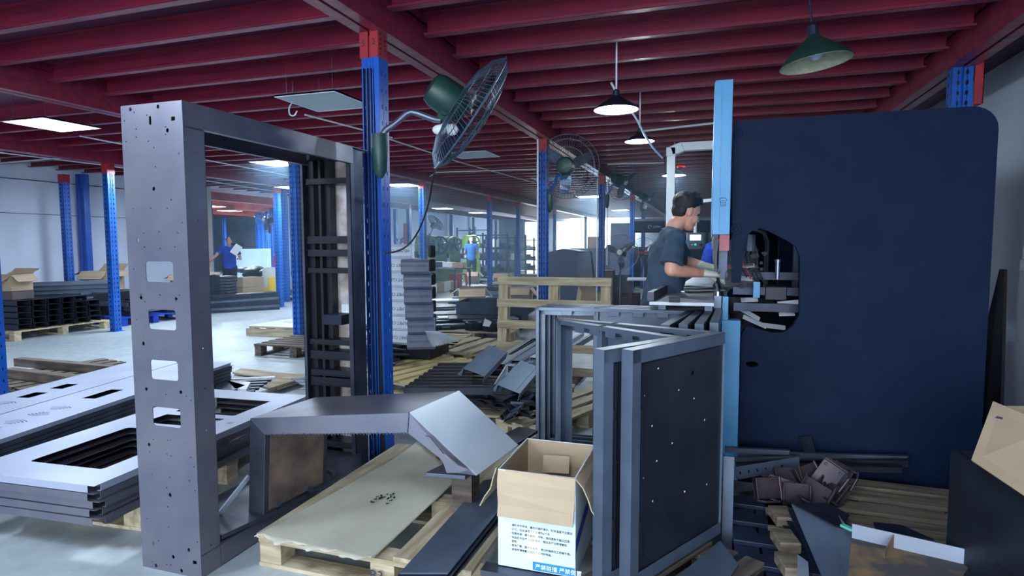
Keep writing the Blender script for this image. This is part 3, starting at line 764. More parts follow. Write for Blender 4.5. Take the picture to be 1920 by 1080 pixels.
# head beam and bottom rail
b = MB(); z1 = FZ; ya, yb_ = FY+D+.0005, RY0-.0005
b.box(FX0, FX1, FY, 3.30, z1+.0005, z1+.0035)
b.box(FX1-.003, FX1, ya, yb_, z1-.095, z1); b.box(FX0, FX0+.003, ya, yb_, z1-.095, z1)
b.box(FX1-.03, FX1-.003, ya, yb_, z1-.095, z1-.092); b.box(FX0+.003, FX0+.03, ya, yb_, z1-.095, z1-.092)
b.build('head_beam', STEEL, t)
b = MB(); b.box(FX0, FX1, ya, yb_, 0, .003); b.box(FX1-.003, FX1, ya, yb_, 0, .095); b.box(FX0, FX0+.003, ya, yb_, 0, .095)
b.box(FX1-.028, FX1-.003, ya, yb_, .092, .095); b.build('bottom_rail', STEEL, t)
b = MB()
for k in range(14): b.ell((FX1, FY+.004+.007*k, .097+random.uniform(-.002, .002)), (.003, .004, .004), nu=6, nv=4)
for k in range(14): b.ell((FX1+.001, FY+.004+.007*k, FZ-.098), (.003, .004, .004), nu=6, nv=4)
for k in range(12): b.ell((FX1, FY, FZ-.008*k), (.003, .003, .005), nu=6, nv=4)
b.build('weld_bead', STEELD, t)

# ================================================================ bent welded arch
t = thing('welded_arch', 'low bent arch of welded box section with sloping face coloured as lit behind the cardboard sheet', 'steel arch', (-1.6, 2.3, .106), world=True)
dv = Vector((.05, .42, 0)); YA = 2.25
def pf(x, y, Y=YA): return P(x, y, Y=Y)
def hexa(b, quad, dv, mi=0):
    q = [Vector(p) for p in quad]; b.add(q+[p+dv for p in q], [(0, 1, 2, 3), (7, 6, 5, 4), (0, 4, 5, 1), (1, 5, 6, 2), (2, 6, 7, 3), (3, 7, 4, 0)], mi)
A, Ai, Fo, Fi = pf(469, 784), pf(497, 815), pf(466, 957), pf(494, 957)
Fo.z = Fi.z = .1265
B, Bi, C_, Ci = pf(767, 774, 2.27), pf(764, 812, 2.27), pf(893, 876, 2.3), pf(860, 888, 2.3)
Cz = min(C_.z, Ci.z); C_.z = Ci.z = Cz
b = MB(); hexa(b, [A, Ai, Fi, Fo], dv)
b.build('leg', STEELD, t, bevel=.002)
b = MB(); off = Vector((.004, .03, 0)); b.add([Ai+off+Vector((.0015, 0, -.01)), Fi+off+Vector((.0015, 0, .01)), Fi+dv*.93+Vector((.0015, 0, .01)), Ai+dv*.93+Vector((.0015, 0, -.01))], [(0, 1, 2, 3)])
o = b.build('inner_face', mat('heat_browned_plate', (150, 128, 112), .5, .5, c2=(96, 84, 84), scale=5), t); so = o.modifiers.new('t', 'SOLIDIFY'); so.thickness = .002
b = MB(); hexa(b, [A, B, Bi, Ai], dv); b.build('top_member', STEEL, t, bevel=.002)
b = MB(); hexa(b, [B, C_, Ci, Bi], dv); b.build('sloping_arm', STEEL, t, bevel=.002)
b = MB(); _n = (C_-B).cross(dv).normalized(); _n = _n if _n.z > 0 else -_n; b.add([B+_n*.0015, C_+_n*.0015, C_+dv+_n*.0015, B+dv+_n*.0015, B+_n*.0035, C_+_n*.0035, C_+dv+_n*.0035, B+dv+_n*.0035], [(0, 1, 2, 3), (7, 6, 5, 4), (0, 4, 5, 1), (1, 5, 6, 2), (2, 6, 7, 3), (3, 7, 4, 0)]); b.build('lit_slope_face', mat('lit_slope_sheet', (214, 224, 234), .36, .35, c2=(188, 200, 214), scale=2, det=1.5), t)  # paler added plate carries the light falling on the slope
b = MB()
for k in range(46):
    p = Ai.lerp(Bi, k/45); b.ell(p+Vector((0, -.001, -.001)), (.005, .003, .004+random.random()*.004), nu=6, nv=4)
for k in range(10):
    p = B.lerp(Bi, k/9); b.ell(p+Vector((0, -.001, 0)), (.004, .003, .005), nu=6, nv=4)
b.build('weld_bead', STEELD, t)
b = MB(); zf = Cz-.009
q = [P(797, 890, z=zf), P(872, 896, z=zf), P(1009, 809, z=zf), P(972, 803, z=zf)]
b.prism([(p.x, p.y) for p in q], Matrix.Translation((0, 0, zf)), -.009, .0085); b.build('flange_plate', STEELD, t, bevel=.002)
b = MB(); g = [pf(797, 817, 2.245), pf(806, 819, 2.245), pf(832, 851, 2.245), pf(858, 872, 2.245), pf(880, 880, 2.245), pf(862, 886, 2.245), pf(838, 886, 2.245), pf(832, 868, 2.245), pf(822, 854, 2.245)]
b.prism([(p.x, p.z) for p in g], frame_m((0, 2.245, 0), (1, 0, 0), (0, 0, 1)), -.004, .004); b.build('gusset', STEEL, t)
b = MB(); b.prism([(-2.015, 2.03), (-1.845, 2.86), (-2.0, 3.12), (-2.36, 3.12), (-2.36, 2.03)], Matrix.Translation((0, 0, .106)), 0, .02)
for x, y in ((413, 1000), (500, 958), (640, 880), (655, 889)):
    p = P(x, y, z=.127); b.lathe([(.012, 0), (.012, .001)], 10, M=Matrix.Translation((p.x, p.y, .1265)), caps=True)
b.build('base_plate', STEELD, t, bevel=.002)
for (x0, y0, Y0, x1, y1) in ((467, 893, 2.3, 412, 962), (497, 878, 2.35, 523, 950), (562, 884, 2.62, 586, 924), (580, 864, 2.72, 628, 890)):
    a = P(x0, y0, Y=Y0); c = P(x1, y1, z=.133)
    b = MB(); b.bar(a, c, .018, .018); b.build('brace', BRIGHT if x0 < 470 else STEELD, t)
b = MB(); b.box(-1.12, -1.02, 2.50, 2.60, .152, zf-.0095); o = b.build('support_block', WOODD, loc=(-1.07, 2.55, .152)); tag(o, 'dark wooden block propping the flange of the bent arch on the pallet', 'block')

# ================================================================ pallets
def pallet(x, y, rot, label, L=1.2, W=1.0, H=.14, n=7, mats=(WOOD, WOODY), group=None, z=0, bw=None, blocks=True, mark=None, seed=1, tilt=None):
    rd = random.Random(seed)
    t = thing('pallet', label, 'pallet', (x, y, z), rot, group)
    if tilt: t.rotation_euler = tilt
    th = .02; bw = bw or W/n*.72
    for i in range(n):
        yy = -W/2+bw/2+i*(W-bw)/(n-1)+rd.uniform(-.006, .006); b = MB()
        b.box(-L/2+rd.uniform(0, .012), L/2-rd.uniform(0, .012), yy-bw/2, yy+bw/2, H-th, H); b.build('deck_board', mats[0], t, bevel=.002)
    for xx in (-L/2+.06, 0, L/2-.06):
        b = MB(); b.box(xx-.05, xx+.05, -W/2, W/2, H-2*th-.0005, H-th-.0005); b.build('cross_board', mats[1], t, bevel=.002)
        b = MB(); b.box(xx-.05, xx+.05, -W/2, W/2, 0, th*.9); b.build('bottom_board', mats[1], t, bevel=.002)
        for yy in (-W/2+.06, 0, W/2-.06):
            b = MB(); b.box(xx-.048, xx+.048, yy-.055, yy+.055, th*.9+.0005, H-2*th-.001); b.build('block', mats[1], t, bevel=.002)
    return t
FP = pallet(-1.235, 2.68, R(90), 'pale wooden pallet in the foreground carrying a cardboard sheet and steel strips', 1.26, 1.22, .15, n=6, bw=.115)
b = MB(); b.text('B3', .06, frame_m((-1.285, 2.0485, .045), (1, 0, 0), (0, 0, 1))); b.build('painted_mark', INK, None).name
_o = bpy.data.objects['painted_mark']; _o.parent = FP; _o.matrix_parent_inverse = (Matrix.Translation((-1.235, 2.68, 0)) @ Matrix.Rotation(R(90), 4, 'Z')).inverted()
# corrugated cardboard sheet
A4, B4, C4, D4 = Vector((-1.83, 2.02, 0)), Vector((-1.25, 2.0, 0)), Vector((-1.25, 2.88, 0)), Vector((-1.70, 3.28, 0))
b = MB(); nu, nv = 60, 40; vs = []
for j in range(nv+1):
    for i in range(nu+1):
        u, v = i/nu, j/nv; p = (A4*(1-u)+B4*u)*(1-v)+(D4*(1-u)+C4*u)*v
        z = .1535+.004*(1+math.sin(u*26+v*2))*.5*max(0, 1-v*5)+.05*max(0, v-.72)**1.5*(1-u)*3.5+.006*v*math.sin(u*9)**2
        cor = sum(.0012 for c in (.12, .135, .15, .3, .315, .62, .635, .65, .8) if abs(u-c) < .006)
        y_ = p.y+(.018*math.sin(u*21)+.01*math.sin(u*47) if j == 0 else 0)
        vs.append((p.x, y_, z-cor))
fs = [(j*(nu+1)+i, j*(nu+1)+i+1, (j+1)*(nu+1)+i+1, (j+1)*(nu+1)+i) for j in range(nv) for i in range(nu)]
b.add(vs, fs); o = b.build('cardboard_sheet', CARDP, smooth=True, loc=(-1.5, 2.5, .15)); so = o.modifiers.new('t', 'SOLIDIFY'); so.thickness = .004; so.offset = 1
tag(o, 'large flat corrugated cardboard sheet lying on the foreground pallet', 'cardboard sheet')
b = MB(); rd = random.Random(3); c0 = P(718, 934, z=.158)
for k in range(26):
    b.cbox((c0.x+rd.gauss(0, .028), c0.y+rd.gauss(0, .03), .163), (.006+rd.random()*.014, .003+rd.random()*.006, .002), (0, 0, rd.random()*3))
st = b.build('tar_smear', RUBBER, None); st['kind'] = 'stuff'; st.parent = o; st.matrix_parent_inverse = Matrix.Translation((1.5, -2.5, -.15)).copy() @ Matrix.Identity(4)
st.matrix_parent_inverse = Matrix.Translation((-1.5, -2.5, -.15)) if False else o.matrix_world.inverted() if False else Matrix.Translation((1.5, -2.5, -.15))
# long dark strips on the pallet
for k in range(7):
    zz = .152+.0085*k; dx = (.006*math.sin(k*2.1), .01*math.cos(k*3))
    q = [P(748, 1080, z=.2), P(838, 1080, z=.2), P(992, 890, z=.2), P(905, 905, z=.2)]
    b = MB(); b.prism([(p.x+dx[0], p.y+dx[1]) for p in q], Matrix.Translation((0, 0, zz)), 0, .006)
    o = b.build('steel_strip', SLATE if k == 6 else DARKB, loc=(q[0].x, q[0].y, zz)); 
    tag(o, 'uppermost long dark steel strip lying across the foreground pallet' if k == 6 else 'long dark steel strip in the stack under the uppermost strip on the foreground pallet', 'steel strip', None if k == 6 else 'dark strips on the foreground pallet')

# ================================================================ cartons
def carton(name, label, x, y, z, sx, sy, sz, rot=0, flaps=(1, 1, 1, 1), mt=CARD, flap_ang=(-60, -60, -60, -60), group=None, fl=None, inner=CARD, tape=True):
    """open box; flaps = length factors front, right, back, left; angle measured from the wall top: 0 = flat outwards, -90 hangs down, 90 stands up"""
    t = thing(name, label, 'carton', (x, y, z), rot, group)
    th = .004; b = MB()
    b.box(-sx/2, sx/2, -sy/2, -sy/2+th, 0, sz); b.box(-sx/2, sx/2, sy/2-th, sy/2, 0, sz)
    b.box(-sx/2, -sx/2+th, -sy/2+th, sy/2-th, 0, sz); b.box(sx/2-th, sx/2, -sy/2+th, sy/2-th, 0, sz)
    b.build('carton_wall', mt, t)
    b = MB(); b.box(-sx/2+th, sx/2-th, -sy/2+th, sy/2-th, 0, th); b.build('carton_bottom', inner, t)
    L = fl or min(sx, sy)*.5
    dirs = [((0, -1), sx, sy/2), ((1, 0), sy, sx/2), ((0, 1), sx, sy/2), ((-1, 0), sy, sx/2)]
    for i, ((dx, dy), wd, off) in enumerate(dirs):
        if not flaps[i]: continue
        a = R(flap_ang[i]); ll = L*flaps[i]; b = MB()
        o_ = Vector((dx*off, dy*off, sz)); d = Vector((dx*math.cos(a), dy*math.cos(a), math.sin(a))); s_ = Vector((-dy, dx, 0))
        n_ = d.cross(s_); m = 4
        vs = []
        for q in range(m+1):
            for e in (-1, 1):
                p = o_+d*(ll*q/m)+s_*(e*wd/2*(1-.03*q/m))+n_*(.006*math.sin(q*1.9+e))
                vs += [p, p+n_*th]
        fs = []
        for q in range(m):
            k = q*4; fs += [(k, k+2, k+6, k+4), (k+1, k+5, k+7, k+3), (k, k+4, k+5, k+1), (k+2, k+3, k+7, k+6)]
        fs += [(0, 1, 3, 2), (m*4, m*4+2, m*4+3, m*4+1)]
        b.add(vs, fs); b.build('flap', inner, t)
    return t
cx0, cx1, cy0, cy1, cz0, cz1 = -.745, -.445, 2.09, 2.47, .176, .552
ct = carton('open_carton', 'white printed carton with open brown flaps at centre foreground', (cx0+cx1)/2, (cy0+cy1)/2, cz0, cx1-cx0, cy1-cy0, cz1-cz0, R(0), (1, 1.0, 0, 1.0), WCARD, (-84, -62, 62, -66), fl=.175, inner=CARD)
_w, _d, _h = (cx1-cx0)/2-.0045, (cy1-cy0)/2-.0045, cz1-cz0
b = MB(); b.box(-_w, _w, _d-.002, _d, .01, _h-.002); b.box(-_w, _w, -_d, -_d+.002, .01, _h-.002); b.box(-_w, -_w+.002, -_d, _d, .01, _h-.002); b.box(_w-.002, _w, -_d, _d, .01, _h-.002); b.build('inner_liner', CARD, ct)
def label_on(t, b, name, m):
    return b.build(name, m, t)
fy = -(cy1-cy0)/2-.0012; hx = (cx1-cx0)/2
b = MB()
lines = ['• 请贮存于阴凉、通风干燥环境中，贮存温度不应超过', '  25℃，在此温度下贮存期为6个月', '• 远离热源、避免暴晒、雨淋，堆码层数不超过四层', '• 本品应于生产之日起使用，超过生产日期请复验', '  使用', '• 有关厂家、型号及批号，请以封箱标注之规格为准。', '• 使用时请穿戴合适的个人防护用品。']
for k, l in enumerate(lines):
    b.text(l, .0102, frame_m((-hx+.048, fy, .162-.0158*k), (1, 0, -.0), (0, 0, 1)), th=.0003)
label_on(ct, b, 'printed_text', INK)
b = MB(); b.box(-.012, hx-.002, fy-.0004, fy+.0008, .004, .036); label_on(ct, b, 'blue_banner', BINK)
b = MB(); b.text('严禁碰撞 严禁倒置', .0215, frame_m((-.003, fy-.0008, .011), (1, 0, 0), (0, 0, 1)), th=.0003); label_on(ct, b, 'banner_text', WINK)
b = MB(); b.add([(hx+.0012, -.185, .09), (hx+.0012, .18, .20), (hx+.0012, .18, .25), (hx+.0012, -.185, .14)], [(0, 1, 2, 3)]); label_on(ct, b, 'side_stripe', BINKD)
b = MB(); b.add([(-.0+-.035, fy-.0002, .0365), (.03, fy-.0002, .0365), (.01, fy-.0002, .16), (-.035, fy-.0002, .15)], [(0, 1, 2, 3)]); label_on(ct, b, 'paste_stain', mat('paste_stain', (214, 224, 196), .6))
b = MB(); b.cbox((.0, .12, .30), (.11, .012, .07), (R(-25), 0, R(8))); label_on(ct, b, 'torn_inner_flap', CARD)
for _y, _l in ((2.075, 'front'), (2.43, 'rear')):
    b = MB(); b.box(-.80, -.40, _y-.035, _y+.03, .152, .172); o = b.build('steel_channel', STEELD, loc=(-.6, _y, .152)); tag(o, _l+' grey steel channel under the white printed carton', 'steel channel')
# ================================================================ L-shaped cabinet frames on edge
def arm_panel(b, p, q, z0, z1, th, n, edge=.045):
    """closed tray-like door panel from p to q: n = outward normal"""
def l_frame(label, K, E1, E2, z0, z1, th=.05, solid=True, group=None, tilt=0):
    K, E1, E2 = Vector((*K, 0)), Vector((*E1, 0)), Vector((*E2, 0))
    t = thing('angled_door_frame', label, 'door frame', (K.x, K.y, z0), 0, group, world=True)
    for nm, E, sgn in (('near_wing', E1, 1), ('far_wing', E2, -1)):
        d = (E-K); L = d.length; d.normalize(); n = Vector((d.y, -d.x, 0))*sgn*-1
        # n points to the outer side of the L
        oth = (E2 if E is E1 else E1)-K
        if n.dot(oth) > 0: n = -n
        M = Matrix((d, Vector((0, 0, 1)), d.cross(Vector((0, 0, 1))))).transposed().to_4x4(); M.translation = K
        nz = d.cross(Vector((0, 0, 1))); s = 1 if nz.dot(n) > 0 else -1     # local +z times s is outward
        b = MB(); e = .05; H0, H1 = z0, z1
        def lay(x0, x1, y0, y1, za, zb): b.box(x0, x1, y0, y1, min(za*s, zb*s), max(za*s, zb*s), 0, M)
        st = th/2+.002 if nm == 'far_wing' else -th/2
        lay(st, L, H1-.003, H1, -th/2, th/2); lay(st, L, H0, H0+.003, -th/2, th/2)       # top and bottom caps
        lay(L-.003, L, H0, H1, -th/2, th/2)
        if nm == 'near_wing': lay(st, st+.003, H0, H1, -th/2, th/2)
        lay(st, L, H1-e, H1, th/2-.003, th/2); lay(st, L, H0, H0+e, th/2-.003, th/2)
        lay(L-e, L, H0, H1, th/2-.003, th/2)
        if nm == 'far_wing' or not solid: lay(st, st+e*.6, H0, H1, th/2-.003, th/2)
        # rear lips
        lay(st, L, H1-.02, H1, -th/2, -th/2+.003); lay(L-.02, L, H0, H1, -th/2, -th/2+.003); lay(st, L, H0, H0+.02, -th/2, -th/2+.003)
        if nm == 'far_wing':
            for k in range(5):
                xx = .12+k*(L-.2)/5; lay(xx, xx+.06, H1-.045, H1-.018, -th/2, -th/2+.003)
            lay(L*.58, L*.58+.03, H0, H1, -th/2+.004, th/2-.004)
        w_ = b.build(nm, SLATE, t, bevel=.0015)
        b = MB()
        x1_ = L-e-.004 if nm == 'near_wing' else L*.57
        ho = []
        if nm == 'near_wing':
            rd = random.Random(5)
            for hx, hz in ((.12, .96), (.25, .94), (.30, .9), (.36, .85), (.41, .8), (.22, .82), (.2, .75), (.45, .7), (.13, .66), (.4, .58), (.45, .5), (.2, .52), (.33, .45), (.47, .36), (.12, .4), (.26, .3), (.42, .27)):
                ho.append(circ(hx*L/.55, hz*(z1-z0)/.86-.10 if True else hz, .0032, 6))
            ho = [h for h in ho if all(e < q[0] < x1_-.01 and H0+.06 < q[1] < H1-.06 for q in h)]
            ho.append(circ(L*.34, H1-.14, .009, 10, 1.3))
        M2 = M @ Matrix.Translation((0, 0, s*(th/2-.010)))
        b.sheet(rect(st+e*.6-.01 if (nm == 'far_wing' or not solid) else st+.001, x1_, H0+e-.01, H1-e+.01), ho, .003, M2)
        if nm == 'near_wing' and solid:
            # raised trim line round the inset face and a latch slot plate
            for x0, x1, y0, y1 in ((st+e*.8, x1_-.012, H1-e-.012, H1-e-.006), (x1_-.018, x1_-.012, H0+e+.01, H1-e-.006)):
                lay2 = (x0, x1, y0, y1); b.box(x0, x1, y0, y1, min(s*(th/2-.009), s*(th/2-.002)), max(s*(th/2-.009), s*(th/2-.002)), 0, M)
        b.build('inset_panel', PANEL if nm == 'near_wing' else SLATE, w_)
        if nm == 'near_wing' and solid:
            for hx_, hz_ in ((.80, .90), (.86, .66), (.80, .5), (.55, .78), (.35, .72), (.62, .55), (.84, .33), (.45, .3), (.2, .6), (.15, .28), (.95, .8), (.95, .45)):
                b = MB(); xx = x1_*hx_; zz = H0+(H1-H0)*hz_; b.box(xx-.0028, xx+.0028, zz-.003, zz+.003, min(s*(th/2-.0086), s*(th/2-.0076)), max(s*(th/2-.0086), s*(th/2-.0076)), 0, M); b.build('hole_light_spot', WHITE, w_)  # white dots painted for light showing through the panel's holes
            for zz in (z1-.24, z0+.22):
                b = MB(); lay_ = b.box(x1_-.012, x1_+.002, zz-.022, zz+.022, min(s*(th/2-.008), s*(th/2+.0015)), max(s*(th/2-.008), s*(th/2+.0015)), 0, M)
                b.build('hinge_plate', RUBBER, w_)
    return t
z0_, z1_ = .16, 1.03
def pz(x, y): p = P(x, y, z=z1_); return (p.x, p.y)
K1 = Vector((.035, 2.64)); 
l_frame('dark flat door panel nearest the viewer, tallest in the picture, right of the white carton', K1, pz(1176, 656), pz(1047, 596), z0_, z1_)
K2 = Vector(pz(1272, 632)); e2 = Vector(pz(1047, 596))
l_frame('second dark door panel, tucked inside the nearest one, its edge beside the white carton', K2, pz(1123, 655), (e2.x+.035, e2.y-.07), z0_, z1_)
ks = [((1295, 582), (1247, 609)), ((1314, 580), (1281, 608)), ((1333, 578), (1311, 607)), ((1349, 577), (1339, 605))]
nm_ = ['innermost, with the longest slanting edge', 'second from inside', 'third from inside', 'outermost, touching the light blue bed of the press']
for i, (k, e) in enumerate(ks):
    kk = Vector(pz(*k)); ee = Vector(pz(*e))
    kk = Vector((kk.x, kk.y))
    E2 = kk+Vector((-.97+.02*i, -.035)) if False else Vector((-.97+.012*i, kk.y-.055))
    l_frame('grey-blue angled door frame of the far group behind the nearest panels, '+nm_[i], kk, ee, E2, z0_, z1_, th=.042, solid=False)
# rails the frames stand on
for (x0, x1, y0, y1, lb) in ((-1.05, .12, 2.95, 3.02, 'under the far group'), (-1.05, .12, 3.38, 3.45, 'under the rear of the far group')):
    pass
PP = pallet(-.52, 3.2, R(0), 'wooden pallet under the far group of angled door frames', 1.1, 1.0, .145, n=6, mats=(WOODD, WOODDY), seed=5)
PP2 = pallet(-.17, 2.24 if False else 2.2, R(60), 'dark wooden pallet under the nearest dark door panels', .9, .42, .145, n=4, mats=(WOODD, WOODDY), seed=6)

# ================================================================ press brake at right
YP = 3.70
t = thing('press_brake', 'huge dark navy press brake with C-shaped side plate and light blue ram cover', 'press brake', (.7, YP, 0), world=True)
def Q(x, y, Y=YP): p = P(x, y, Y=Y); return (p.x, p.z)
out = [Q(1382, 228)]
x1, zt = Q(1872, 250)[0], Q(1600, 213)[1]
out = [(out[0][0], zt)]+[(x1-.12+.12*math.sin(R(a)), zt-.12+.12*math.cos(R(a))) for a in range(0, 91, 15)]+[(x1, 0)]
xa = Q(1390, 640)[0]; 
out += [(xa, 0), (xa, Q(1390, 628)[1]), Q(1400, 612), Q(1450, 624), Q(1470, 623), Q(1488, 611), Q(1499, 590), Q(1500, 480), Q(1492, 462), Q(1478, 452), Q(1440, 433), Q(1424, 428), Q(1408, 434), Q(1400, 446), Q(1394, 470), Q(1389, 530), (Q(1372, 530)[0]+.0, Q(1372, 530)[1]), (Q(1372, 300)[0], Q(1372, 300)[1]), (Q(1376, 230)[0], zt)]
out = out[1:-1]+[(Q(1376, 230)[0], zt)]
M = frame_m((0, YP, 0), (1, 0, 0), (0, 0, 1))
ov = Q(1410, 683)
b = MB(); b.sheet(out, [circ(ov[0], ov[1], .034, 16, .5)], .05, Matrix.Translation((0, .025, 0)) @ M); b.build('side_plate', NAVY, t, bevel=.003)
b = MB(); b.sheet(out, [], .05, Matrix.Translation((0, 3.1, 0)) @ M); b.build('side_plate', NAVY, t)
for x, y, r in ((1384, 251, .026), (1380, 430, .032)):
    q = Q(x, y); b = MB(); b.cyl((q[0]+.0, YP, q[1]), (q[0], YP-.006, q[1]), r, 24); b.cyl((q[0], YP-.006, q[1]), (q[0], YP-.02, q[1]), r*.45, 6); b.build('pin_cap', NAVY, t, bevel=.002)
# ram cover
x0, x1r = .012, .085; zr0, zr1 = P(1345, 440, Y=3.62).z, P(1345, 152, Y=3.62).z
b = MB(); b.box(x0, x1r+.02, 3.60, 6.9, zr0, zr1); b.box(x0-.004, x0+.02, 3.597, 6.9, zr0+.02, zr1-.01); b.build('ram_cover', LBLUE, t, bevel=.003)
b = MB(); b.box(x0+.002, x0+.035, 3.592, 3.6, zr0+.01, zr1-.02); b.build('cover_seam', LBLUE, t)
b = MB(); q = P(1356, 376, Y=3.59)
b.tube([(q.x+u*.9, 3.5985, q.z+v) for u, v in ((-.014, -.008), (-.022, .004), (-.010, .018), (-.004, .014), (.004, .014), (.010, .018), (.022, .004), (.014, -.008), (.014, -.03), (-.014, -.03))], .0014, 5, closed=True); o1 = b.build('printed_emblem', INK, t)
b = MB()
for k in range(3): b.box(q.x-.009, q.x+.009, 3.5975, 3.5995, q.z-.024+.011*k, q.z-.021+.011*k)
b.build('emblem_line', INK, t)
b = MB(); rx = P(1348, 455, Y=3.64); b.box(rx.x+.002, rx.x+.055, 3.62, 3.72, P(1348, 470, Y=3.62).z, zr0-.001); b.build('red_guard', REDC, t)
b = MB(); b.box(rx.x-.03, rx.x-.004, 3.62, 6.7, 1.36, zr0-.001); b.box(rx.x-.02, rx.x-.008, 3.66, 6.7, 1.24, 1.36); b.build('punch', BLACK, t)
for k in range(10):
    b = MB(); y = 3.75+k*.3; b.box(rx.x+.002, rx.x+.05, y, y+.05, 1.24, zr0-.075); b.box(rx.x+.012, rx.x+.04, y, y+.05, 1.19, 1.24); b.build('punch_clamp', DARKB, t)
# bed, bench table along the front
bz = P(1352, 600, Y=3.55).z
b = MB(); b.box(.072, .172, 3.55, 3.64, .06, bz); b.build('bed_post', LBLUE, t, bevel=.003)
b = MB(); b.box(.075, .105, 3.56, 3.62, bz, bz+.13); b.build('bed_post_top', LBLUE, t)
b = MB(); b.box(.06, .12, 3.78, 6.8, 0, .98); b.build('bed', DARKB, t)
b = MB(); b.box(.015, .10, 3.64, 6.8, .985, 1.03); b.box(.03, .07, 3.64, 6.8, 1.03, 1.10); b.box(.08, .10, 3.64, 6.8, 1.03, 1.06); b.build('die_rail', SLATE, t)
b = MB(); b.box(.045, .055, 3.64, 6.8, 1.10, 1.125); b.build('die_edge', BRIGHT, t)
# inside the throat: back gauge, cylinders, cables, motor
rd = random.Random(9)
for k in range(3):
    b = MB(); z = .98+.09*k; b.box(.15, 1.3, 4.0+.16*k, 4.06+.16*k, z, z+.05); b.build('gauge_beam', DARKB, t)
b = MB(); q = Q(1452, 545, 4.2); b.box(q[0]-.06, q[0]+.07, 4.15, 4.35, q[1]-.06, q[1]+.03); b.build('gauge_motor', BLACK, t, bevel=.006)
b = MB(); p = P(1458, 500, Y=4.1); b.cyl((p.x, 4.1, p.z-.08), (p.x, 4.1, p.z+.03), .014, 12); b.cyl((p.x, 4.1, p.z+.03), (p.x, 4.1, p.z+.045), .018, 12); b.build('grease_cylinder', CHROME, t)
b = MB(); p = P(1405, 455, Y=4.0); b.tube([(p.x, 4.0, p.z-.05), (p.x, 4.0, p.z+.05)], .035, 16); b.build('valve_block', LBLUE if False else SLATE, t)
b = MB(); p = P(1418, 542, Y=3.95); b.box(p.x-.018, p.x+.018, 3.92, 3.98, p.z-.05, p.z+.045); b.build('gauge_stop', LBLUE, t)
for k in range(26):
    b = MB(); p = P(rd.uniform(1375, 1440), rd.uniform(470, 540), Y=rd.uniform(3.95, 4.3)); b.cbox(p, (rd.uniform(.01, .05), .02, rd.uniform(.008, .025)), (0, rd.uniform(-.5, .5), 0)); b.build('gauge_finger_block', RUBBER, t)
for k in range(5):
    a = P(1385+8*k, 470, Y=4.0+.05*k); c = P(1400+9*k, 520+5*k, Y=4.0+.05*k); m = (a+c)/2+Vector((-.03, 0, .03)); b = MB(); b.tube([a, a*.5+m*.5+Vector((-.01, 0, .01)), m, c], .005, 6)
    b.build('hydraulic_hose', REDC if k == 1 else RUBBER, t)
for k in range(2):
    b = MB(); x = .62-.12*k; pts = [(x, 5.0+k, 1.0), (x, 5.0+k, 1.42), (x-.03, 5.0+k, 1.5), (x-.10, 5.0+k, 1.53), (x-.25, 5.0+k, 1.53)]
    b.tube(pts, .02, 8); b.build('throat_pipe', SLATE, t, smooth=True)
b = MB(); b.box(.6, 1.3, 6.0, 6.05, .1, 1.9); b.build('rear_cover', NAVY, t)
b = MB(); b.box(.13, .6, 3.9, 6.7, .80, .84); b.build('oil_tray', DARKB, t)
# scraps of bright sheet lying on the tray inside the throat
for i, (x, y, l, w, a) in enumerate(((1405, 588, .14, .02, -30), (1415, 603, .15, .03, -24), (1475, 588, .09, .03, 3), (1450, 612, .14, .02, -6), (1478, 568, .12, .02, 8), (1405, 562, .10, .03, 4), (1402, 498, .08, .03, 3), (1398, 522, .08, .02, -6))):
    p = P(x, y, Y=4.05); b = MB(); b.cbox((0, 0, 0), (l, .05, .003), (R(25), R(-a), 0)); o = b.build('sheet_offcut', WHITE, None); o.location = p
    tag(o, ['long pale steel offcut sloping down at the left of the press throat', 'wide pale offcut under the long one in the press throat', 'short bright offcut right inside the press throat opening', 'bent pale offcut at the bottom lip of the throat', 'crumpled pale strip behind the gauge motor', 'pale plate at the left end of the gauge beams', 'white paper scrap by the punch clamps', 'thin bright strip below the punch clamps'][i], 'offcut')
# folding bench in front of the bed
t = thing('work_bench', 'flat steel work bench along the front of the press, worker leaning over it', 'bench', (-.15, 4.5, 0), world=True)
b = MB(); xl = lambda y: -.31+.072*(y-3.3)
b.prism([(-.305, 3.3), (.028, 3.32), (.028, 6.5), (-.12, 6.5)], Matrix.Translation((0, 0, 1.07)), 0, .02); b.build('bench_top', mat('bench_sheet', (168, 176, 184), .4, .4, c2=(140, 146, 158), scale=5), t, bevel=.002)
b = MB(); b.bar((-.30, 3.32, 1.115), (-.135, 5.9, 1.115), .035, .045); b.build('stop_rail', BLACK, t)
b = MB(); b.bar((-.30, 3.32, 1.140), (-.135, 5.9, 1.140), .03, .003); b.build('rail_face', SLATE, t)
for x, y in ((-.25, 3.5), (0, 3.5), (-.1, 6.2), (0, 6.2), (-.2, 4.9)):
    b = MB(); b.box(x-.02, x+.02, y-.02, y+.02, 0, 1.069); b.build('leg', SLATE, t)
p = P(1266, 556, z=1.12); b = MB(); b.box(p.x-.03, p.x+.025, p.y-.05, p.y+.0, 1.092, 1.125); o = b.build('tool_body', RUBBER, loc=(p.x, p.y, 1.092)); o.name = 'tool_box'
tag(o, 'small black tool box with red clamp on the bench', 'tool'); b = MB(); b.tube([(p.x, p.y+.005, 1.115), (p.x+.015, p.y+.03, 1.122), (p.x+.06, p.y+.04, 1.118), (p.x+.07, p.y-.01, 1.112)], .012, 8); b.build('red_clamp', REDP, o, smooth=True)
